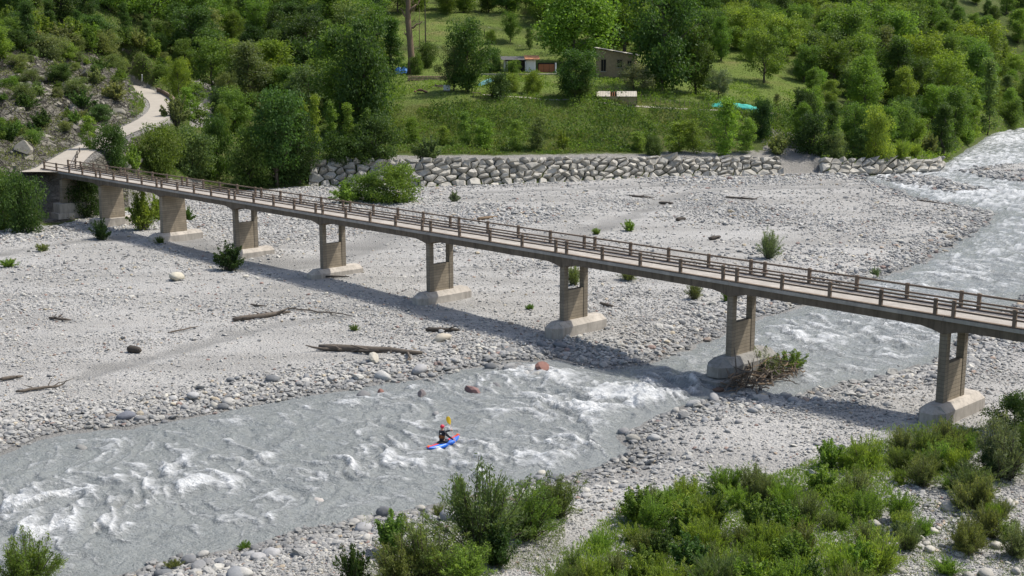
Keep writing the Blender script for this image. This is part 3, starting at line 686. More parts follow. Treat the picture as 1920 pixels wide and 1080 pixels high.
# ------------------------------------------------------------------ bridge
BO = np.array([25.18, 69.94, 6.9]); BW = 3.17
PU = {10: 15.4, 9: -.08, 8: -15.29, 7: -30.91, 6: -46.75, 5: -62.36, 4: -77.72, 3: -92.91, 2: -107.8, 1: -118.6}
UEND0, UEND1 = -124.0, 30.0
BAX = np.array([BU, BV, [0, 0, 1.0]])
def B(u, v, z): return BO + BU * u + BV * v + np.array([0, 0, z])
bridge = empty('bridge', B(0, BW / 2, -6.3)); tag(bridge, 'long narrow concrete bridge on slender piers crossing the gravel river bed', 'bridge')
us = sorted(PU.values()); ends = [UEND0] + us + [UEND1]
def bbox(mb, u0, u1, v0, v1, z0, z1):
    return mb.hexa([B(u0, v0, z0), B(u1, v0, z0), B(u1, v1, z0), B(u0, v1, z0)], [B(u0, v0, z1), B(u1, v0, z1), B(u1, v1, z1), B(u0, v1, z1)])
for a, b in zip(ends[:-1], ends[1:]):
    mb = MB(); bbox(mb, a + .015, b - .015, -.10, BW + .10, -.22, 0); mb.build('deck_slab', M['conc_deck'], bridge)
    for v0 in (-.02, BW - .33):
        mb = MB(); n = 22; V = []; F = []
        for i in range(n + 1):
            u = a + (b - a) * i / n; d = min(u - a if a != UEND0 else 99, b - u if b != UEND1 else 99)
            dep = .70 + .34 * max(0, 1 - d / 1.5) ** 1.5
            for v, z in ((v0, -.22), (v0 + .35, -.22), (v0 + .35, -dep), (v0, -dep)): V.append(B(u, v, z))
        for i in range(n):
            for k in range(4): F.append((i * 4 + k, i * 4 + (k + 1) % 4, i * 4 + 4 + (k + 1) % 4, i * 4 + 4 + k))
        F += [(0, 1, 2, 3), tuple(n * 4 + k for k in (3, 2, 1, 0))]
        mb.add(V, F); mb.build('girder', M['conc_beam'], bridge)
    for v0 in (-.06, BW - .19):      # low kerb
        mb = MB(); bbox(mb, a + .02, b - .02, v0, v0 + .25, .003, .09); mb.build('kerb', M['conc_rail'], bridge)
post_me = None
gap = 1.12
posts = []
for a, b in zip(us[:-1], us[1:]):
    lo, hi = a + gap / 2, b - gap / 2
    if b - a < 13: lo = a - 4.3
    for i in range(5): posts.append(lo + (hi - lo) * i / 4)
posts += [UEND1 - 14.6 + gap / 2 + i * 3.4 for i in range(4)]
mbp = MB(); mbp.box((0, 0, .525), (.2, .2, 1.05)); post_me = mbp.mesh('post', .012); post_me.materials.append(M['conc_rail'])
prng = random.Random(3)
for u in posts:
    for v in (.0, BW):
        o = put('post', post_me, None, bridge, None); o.matrix_parent_inverse = Matrix.Translation(-Vector(bridge.location))
        o.location = B(u, v, .0); o.rotation_euler = (prng.gauss(0, .008), prng.gauss(0, .008), -AZB); o.scale = (1, 1, prng.uniform(.985, 1.02))
posts.sort()
for a, b in zip(posts[:-1], posts[1:]):
    for v in (.0, BW):
        for z, hgt in ((.93, .11), (.47, .10)):
            mb = MB(); sg = prng.gauss(0, .008); w2 = .055
            n = 3; V = []
            mb.hexa([B(a + .1, v - w2, z - hgt / 2), B(b - .1, v - w2, z - hgt / 2 + sg), B(b - .1, v + w2, z - hgt / 2 + sg), B(a + .1, v + w2, z - hgt / 2)],
                    [B(a + .1, v - w2, z + hgt / 2), B(b - .1, v - w2, z + hgt / 2 + sg), B(b - .1, v + w2, z + hgt / 2 + sg), B(a + .1, v + w2, z + hgt / 2)])
            mb.build('rail', M['conc_rail'], bridge)
def footing(pr, u, z0, z1, v0, v1, hw_, nose, name='footing', cham=.32, mat='conc_foot'):
    pl = [(u - hw_, v1), (u - hw_, v0 + nose), (u - hw_ * .45, v0), (u + hw_ * .45, v0), (u + hw_, v0 + nose), (u + hw_, v1)][::-1]
    mb = MB(); c = np.array([u, (v0 + v1) / 2]); V = []; n = len(pl)
    zz = z1 - cham
    for p in pl: V.append(B(p[0], p[1], z0))
    for p in pl: V.append(B(p[0], p[1], zz))
    for p in pl:
        q = np.array([u + (p[0] - u) * .52, np.clip(p[1], v0 + nose * .9, v1 - .1)]); V.append(B(q[0], q[1], z1))
    F = [tuple(range(n))[::-1], tuple(range(2 * n, 3 * n))]
    for r_ in (0, n):
        for i in range(n): F.append((r_ + i, r_ + (i + 1) % n, r_ + n + (i + 1) % n, r_ + n + i))
    mb.add(V, F); mb.build(name, M[mat], pr)
ZB = -5.2
for k, u in PU.items():
    pr = empty('pier', B(u, BW / 2, -6.3)); pr.parent = bridge; pr.matrix_parent_inverse = Matrix.Translation(-Vector(bridge.location))
    top = -1.04
    zg = hz(*B(u, BW / 2, 0)[:2]) - BO[2]
    if k <= 3:
        mb = MB(); zb = {3: -5.05, 2: -4.9, 1: -4.0}[k]
        mb.hexa([B(u - .36, .02, zb), B(u + .36, .02, zb), B(u + .36, 3.0, zb), B(u - .36, 3.0, zb)], [B(u - .3, .10, -.6), B(u + .3, .10, -.6), B(u + .3, 2.9, -.6), B(u - .3, 2.9, -.6)])
        mb.build('pier_wall', M['conc_pier'], pr, .02)
        if k == 1:
            mb = MB(); bbox(mb, u - .9, u + .9, -.7, 3.5, -5.2, -4.0); mb.build('footing', M['conc_foot'], pr, .03)
            mb = MB(); bbox(mb, u - 1.15, u + 1.15, -1.0, 3.8, -7.0, -5.2); mb.build('footing', M['conc_foot'], pr, .03)
        elif k == 2:
            mb = MB(); bbox(mb, u - .85, u + .85, -1.1, 4.3, -5.95, -4.9); mb.build('footing', M['conc_foot'], pr, .03)
            mb = MB(); bbox(mb, u - 1.05, u + 1.05, -1.5, 4.7, -6.9, -5.95); mb.build('footing', M['conc_foot'], pr, .03)
        else: footing(pr, u, -7.0, -5.05, -1.5, 4.7, .85, .7)
        continue
    for v0 in (.10, 2.32):
        mb = MB(); bbox(mb, u - .24, u + .24, v0, v0 + .48, ZB, top + .35); mb.build('column', M['conc_col'], pr, .02)
    wt = -2.85 if k != 4 else -2.4
    mb = MB(); bbox(mb, u - .19, u + .205, .585, 2.315, ZB, wt); mb.build('pier_wall', M['conc_pier'], pr)
    mb = MB(); bbox(mb, u - .3, u + .3, .335, 2.835, top + .02, -.23); mb.build('crossbeam', M['conc_beam'], pr)
    if k == 8: footing(pr, u, -6.3, ZB + .05, -1.6, 4.4, 1.05, .9, cham=.45, mat='conc_wet'); footing(pr, u, -7.8, -6.3, -2.0, 4.7, 1.35, 1.0, cham=.2, mat='conc_wet')
    else: footing(pr, u, -7.4, ZB, -1.35, 4.35, .85, .75, cham=.36)
# ------------------------------------------------------------------ road, retaining wall, parapet
mb = MB(); V = []; F = []; hw_ = 2.0
tg = np.gradient(ROADS[:, :2], axis=0); tg /= np.linalg.norm(tg, axis=1)[:, None]; nm = np.stack([tg[:, 1], -tg[:, 0]], 1)
for i, p in enumerate(ROADS):
    wd = hw_ * (1.0 + .5 * math.exp(-((i - 6) / 6.) ** 2))
    for s_ in (-1, -.33, .33, 1): V.append((p[0] + nm[i, 0] * wd * s_, p[1] + nm[i, 1] * wd * s_, p[2] + (.06 - .04 * abs(s_))))
for i in range(len(ROADS) - 1):
    for k in range(3): F.append((i * 4 + k, i * 4 + k + 1, i * 4 + 5 + k, i * 4 + 4 + k))
mb.add(V, F); tag(mb.build('road', M['road'], None, smooth=True), kind='structure')
def strip_wall(name, mat, i0, i1, off, z0, z1, th, label, cat, taper=None):
    mb = MB(); V = []; F = []; ks = list(range(i0, i1 + 1))
    for j, i in enumerate(ks):
        p = ROADS[i]; a = p[:2] + nm[i] * off; b = a + nm[i] * th; zz = z0 * (taper(j / (len(ks) - 1)) if taper else 1)
        V += [(a[0], a[1], p[2] + z1), (b[0], b[1], p[2] + z1), (b[0] + nm[i, 0] * .3, b[1] + nm[i, 1] * .3, p[2] + zz), (a[0], a[1], p[2] + zz)]
    m = len(ks)
    for j in range(m - 1):
        for k in range(4): F.append((j * 4 + k, j * 4 + (k + 1) % 4, j * 4 + 4 + (k + 1) % 4, j * 4 + 4 + k))
    F += [(0, 1, 2, 3), tuple((m - 1) * 4 + k for k in (3, 2, 1, 0))]
    mb.add(V, F); return tag(mb.build(name, mat), label, cat)
strip_wall('retaining_wall', M['mason'], 34, 50, 1.95, -3.6, .12, .5, 'pale retaining wall holding up the outer edge of the curving road', 'wall', lambda t: .35 + .65 * min(1, t * 1.6))
strip_wall('parapet', M['conc_rail'], 47, 68, 2.0, -.3, .75, .35, 'low brown parapet round the outside of the road bend', 'wall')
# handrail where the road meets the bridge
hr = empty('road_handrail', tuple(B(-124, BW + .4, 0))); tag(hr, 'dark wooden handrail beside the road at the left end of the bridge', 'handrail')
pp = [np.array(D(*q)) for q in ((141, 306, 160), (142, 302, 163), (145, 297, 166), (150, 292, 169.5))]
for i, p in enumerate(pp):
    z = 6.9 + i * .25; mb = MB(); mb.tube([(p[0], p[1], z - .5), (p[0], p[1], z + 1.15)], .09, 6); mb.build('post', M['pole'], hr)
for i in range(3):
    for h_ in (1.05, .6):
        a, b = pp[i], pp[i + 1]; mb = MB(); mb.tube([(a[0], a[1], 6.9 + i * .25 + h_), (b[0], b[1], 6.9 + i * .25 + .25 + h_)], .05, 6); mb.build('rail', M['pole'], hr)

# ------------------------------------------------------------------ plants: shared meshes
def leaves(P, DIR, ln, wd, rg, rnd=None):
    n = len(P); DIR = DIR / (np.linalg.norm(DIR, axis=1)[:, None] + 1e-9)
    q = rg.normal(size=(n, 3)); sd_ = np.cross(DIR, q); sd_ /= np.linalg.norm(sd_, axis=1)[:, None] + 1e-9
    ln = np.broadcast_to(ln, n)[:, None] * rg.uniform(.65, 1.35, n)[:, None]; wd = np.broadcast_to(wd, n)[:, None] * rg.uniform(.7, 1.3, n)[:, None]
    V = np.stack([P - DIR * ln * .5, P + sd_ * wd * .5, P + DIR * ln * .5, P - sd_ * wd * .5], 1).reshape(-1, 3)
    r = rg.random(n) if rnd is None else np.clip(rnd + rg.normal(0, .16, n), 0, 1)
    return V, np.arange(4 * n).reshape(n, 4), np.repeat(r, 4)
def curve(a, b, rg, wob, n=5):
    a = np.array(a, float); b = np.array(b, float); t = np.linspace(0, 1, n)[:, None]
    p = a + (b - a) * t; L = np.linalg.norm(b - a); p[1:-1] += rg.normal(0, wob * L, (n - 2, 3)); return p
def tree_meshes(seed, h, cr, base, nl, leaf, clump, form='round', trunk_r=None, limbs=16):
    """one crown mesh and one trunk mesh, root at the ground"""
    rg = np.random.default_rng(seed); mb = MB(); tr = trunk_r or h * .022
    lean = rg.normal(0, .03 * h, 2)
    tp = curve((0, 0, -.4), (lean[0], lean[1], h * .86), rg, .02, 6); mb.tube(tp, np.linspace(tr * 1.25, tr * .22, 6), 7)
    cl = []; cs = []
    for i in range(limbs):
        f = (i + rg.random()) / limbs; z = base + (h - base) * f
        if form == 'round': rr = cr * math.sqrt(max(.05, 1 - ((f - .42) / .62) ** 2))
        elif form == 'tall': rr = cr * (max(.05, math.sin(math.pi * min(1, .12 + f * .9)))) ** .7
        elif form == 'cone': rr = cr * (1.04 - f) ** .85
        elif form == 'umbrella': rr = cr * (.55 + .6 * math.sin(math.pi * (f ** .6)))
        rr *= rg.uniform(.6, 1.15); a = i * 2.399 + rg.normal(0, .35)
        t0 = tp[min(5, int(5 * min(.95, (z / h) * .8)))]
        e = np.array([lean[0] * f + math.cos(a) * rr, lean[1] * f + math.sin(a) * rr, z + rr * .12])
        st = t0 * .6 + np.array([lean[0] * f, lean[1] * f, max(z - rr * .5, base * .7)]) * .4; st[2] = max(base * .6, z - rr * .55)
        if form != 'cone': mb.tube(curve(st, e, rg, .05, 4), np.linspace(tr * .42, tr * .1, 4), 5)
        m = 5 if form != 'cone' else 6
        for k in range(m):
            g = (k + .6) / m; c = st + (e - st) * (.35 + .7 * g) + rg.normal(0, cr * .13, 3); cl.append(c); cs.append(clump * cr * rg.uniform(.55, 1.25))
    for k in range(limbs // 3): cl.append(np.array([lean[0], lean[1], h * rg.uniform(.78, .98)]) + rg.normal(0, cr * .2, 3) * [1, 1, .3]); cs.append(clump * cr * .7)
    cl = np.array(cl); cs = np.array(cs); wgt = cs ** 2; wgt /= wgt.sum()
    ci = rg.choice(len(cl), nl, p=wgt); q = rg.normal(size=(nl, 3)); q /= np.linalg.norm(q, axis=1)[:, None]
    rad = rg.random(nl) ** .45
    P = cl[ci] + q * (cs[ci] * rad)[:, None] * [1, 1, .72]
    tone = rg.normal(.5, .13, len(cl))[ci]
    dr = q * .6 + rg.normal(0, .55, (nl, 3)) + [0, 0, -.25]
    V, F, r = leaves(P, dr, leaf, leaf * .62, rg, tone)
    return np_mesh('crown', V, F, None, {'rnd': r}), mb.mesh('trunk', 0, True)
def bush_meshes(seed, h, rad, ns, nl, ln, wd, spread=.5, upright=.8):
    """many stems from one root, leaves along the stems"""
    rg = np.random.default_rng(seed); mb = MB(); PT = []; DR = []; TN = []
    per = nl // ns
    for i in range(ns):
        a = rg.uniform(0, 6.28); b0 = np.array([math.cos(a), math.sin(a), 0]) * rad * rg.uniform(0, .35)
        rr = rad * rg.uniform(.15, 1.0) ** .8; hh = h * (rg.uniform(.35, 1.0) if rg.random() < .7 else rg.uniform(.9, 1.2)) * (1.06 - .5 * (rr / rad) ** 2 * spread)
        rr *= rg.uniform(.8, 1.25); lob = 1 + .28 * math.sin(2 * a + seed) + .18 * math.sin(3 * a + seed * 2); e = np.array([math.cos(a) * rr * lob, math.sin(a) * rr * lob, hh]) + rg.normal(0, .08 * h, 3)
        mid = b0 * .6 + e * .4 + np.array([0, 0, h * .12])
        t = np.linspace(0, 1, 5)[:, None]; c = (1 - t) ** 2 * b0 + 2 * t * (1 - t) * mid + t * t * e
        mb.tube(c, np.linspace(.030, .008, 5) * (h / 2.2), 4, False)
        tt = rg.random(per) ** .62; tt = .16 + .84 * tt; k = tt[:, None]
        p = (1 - k) ** 2 * b0 + 2 * k * (1 - k) * mid + k * k * e
        ax = e - b0; ax /= np.linalg.norm(ax)
        off = rg.normal(0, 1, (per, 3)) * (.04 * h + .10 * rad) * (1.2 - .95 * k)
        PT.append(p + off); DR.append(ax * upright + rg.normal(0, .55, (per, 3))); TN.append(np.full(per, np.clip(rg.normal(.5, .14), .1, .9)) + .15 * (tt - .5))
    P = np.concatenate(PT); P[:, 2] = np.maximum(P[:, 2], .03)
    V, F, r = leaves(P, np.concatenate(DR), ln, wd, rg, np.concatenate(TN))
    return np_mesh('foliage', V, F, None, {'rnd': r}), mb.mesh('stem', 0)
PR = {}
for i in range(3): PR['round%d' % i] = tree_meshes(200 + i, 10, 3.8, 1.6, 11000, .34, .40, 'round', limbs=20)
for i in range(2): PR['tall%d' % i] = tree_meshes(210 + i, 13, 3.4, 1.8, 11000, .34, .42, 'tall', limbs=22)
for i in range(2): PR['umb%d' % i] = tree_meshes(220 + i, 8, 3.8, 2.3, 8500, .30, .33, 'umbrella', limbs=18)
PR['cone0'] = tree_meshes(230, 12, 2.9, 1.0, 8500, .30, .32, 'cone', limbs=26)
for i in range(2): PR['sap%d' % i] = tree_meshes(240 + i, 5, 1.15, .4, 3400, .20, .55, 'tall', .05, 14)
for i in range(2): PR['slim%d' % i] = tree_meshes(245 + i, 7, 1.0, .5, 3000, .22, .55, 'cone', .06, 16)
for i in range(3): PR['dense%d' % i] = tree_meshes(250 + i, 4, 2.2, .15, 7500, .22, .42, 'round', .08, 18)
for i in range(3): PR['shrub%d' % i] = bush_meshes(260 + i, 2.2, 1.3, 46, 4200, .20, .11, .6, .3)
for i in range(3): PR['willow%d' % i] = bush_meshes(270 + i, 2.4, 1.25, 70, 9500, .15, .034, .5, .9)
for i in range(2): PR['leafy%d' % i] = bush_meshes(280 + i, 1.7, .95, 46, 5200, .12, .08, .6, .35)
for i in range(2): PR['reed%d' % i] = bush_meshes(290 + i, 1.3, .8, 70, 5200, .17, .022, .3, 1.4)
PR['tuft0'] = bush_meshes(297, .6, .5, 40, 1400, .16, .03, .6, .8)
HT = dict(round=10, tall=13, umb=8, cone=12, sap=5, slim=7, dense=4, shrub=2.2, willow=2.4, leafy=1.7, reed=1.3, tuft=.6)
for k, (a, b) in PR.items(): a.materials.append(M['leaf']); b.materials.append(M['bark'])
PAL = dict(dark=(.076, .134, .034), deep=(.046, .088, .026), mid=(.128, .208, .042), bright=(.180, .275, .050), lime=(.200, .300, .058), olive=(.155, .205, .078), grey=(.160, .205, .110), dry=(.185, .215, .082))
TYPE = dict(round=('tree', 'crown', 'trunk'), tall=('tree', 'crown', 'trunk'), umb=('tree', 'crown', 'trunk'), cone=('tree', 'crown', 'trunk'), sap=('sapling', 'crown', 'trunk'), slim=('sapling', 'crown', 'trunk'), dense=('bush', 'foliage', 'stem'), shrub=('shrub', 'foliage', 'stem'), willow=('willow_bush', 'foliage', 'stem'), leafy=('leafy_bush', 'foliage', 'stem'), reed=('grass_clump', 'foliage', 'stem'), tuft=('grass_tuft', 'foliage', 'stem'))
CATN = dict(tree='tree', sapling='sapling', bush='bush', shrub='shrub', willow_bush='bush', leafy_bush='bush', grass_clump='grass clump', grass_tuft='grass tuft')
trng = np.random.default_rng(77)
TREES = []
def plant(kind, loc, height, colour, label, group=None, wide=1.0, name=None):
    fam = kind.rstrip('0123456789'); nm_, cn, tn = TYPE[fam]; c, tr = PR[kind]
    k = height / HT[fam]
    o = empty(name or nm_, tuple(loc), trng.uniform(0, 6.28), (k * wide, k * wide, k))
    tag(o, label, CATN[nm_], group)
    a = put(cn, c, None, o, (0, 0, 0)); put(tn, tr, None, o, (0, 0, 0))
    col = np.array(PAL[colour] if isinstance(colour, str) else colour) * trng.uniform(.85, 1.18) * np.array([trng.uniform(.88, 1.14), 1, trng.uniform(.85, 1.15)])
    a.color = (*col, 1); TREES.append((loc[0], loc[1])); return o
def plant_px(kind, bx, by, ty, colour, label, group=None, wpx=None, at=None):
    p = at if at is not None else hit(bx, by)
    dep = (p - np.array([0, 0, HC])) @ FW; h = (by - ty) * dep / FPX * 1.03
    fam = kind.rstrip('0123456789'); w0 = dict(round=8.2, tall=6.4, umb=8.4, cone=5.4, sap=2.6, slim=2.1, dense=4.9, shrub=2.9, willow=2.9, leafy=2.2, reed=1.9, tuft=1.1)[fam]
    wide = 1.0 if wpx is None else float(np.clip(wpx * dep / FPX / (w0 * h / HT[fam]), .45, 2.4))
    p = np.array(p, float); p[2] -= .05
    return plant(kind, p, h, colour, label, group, wide)
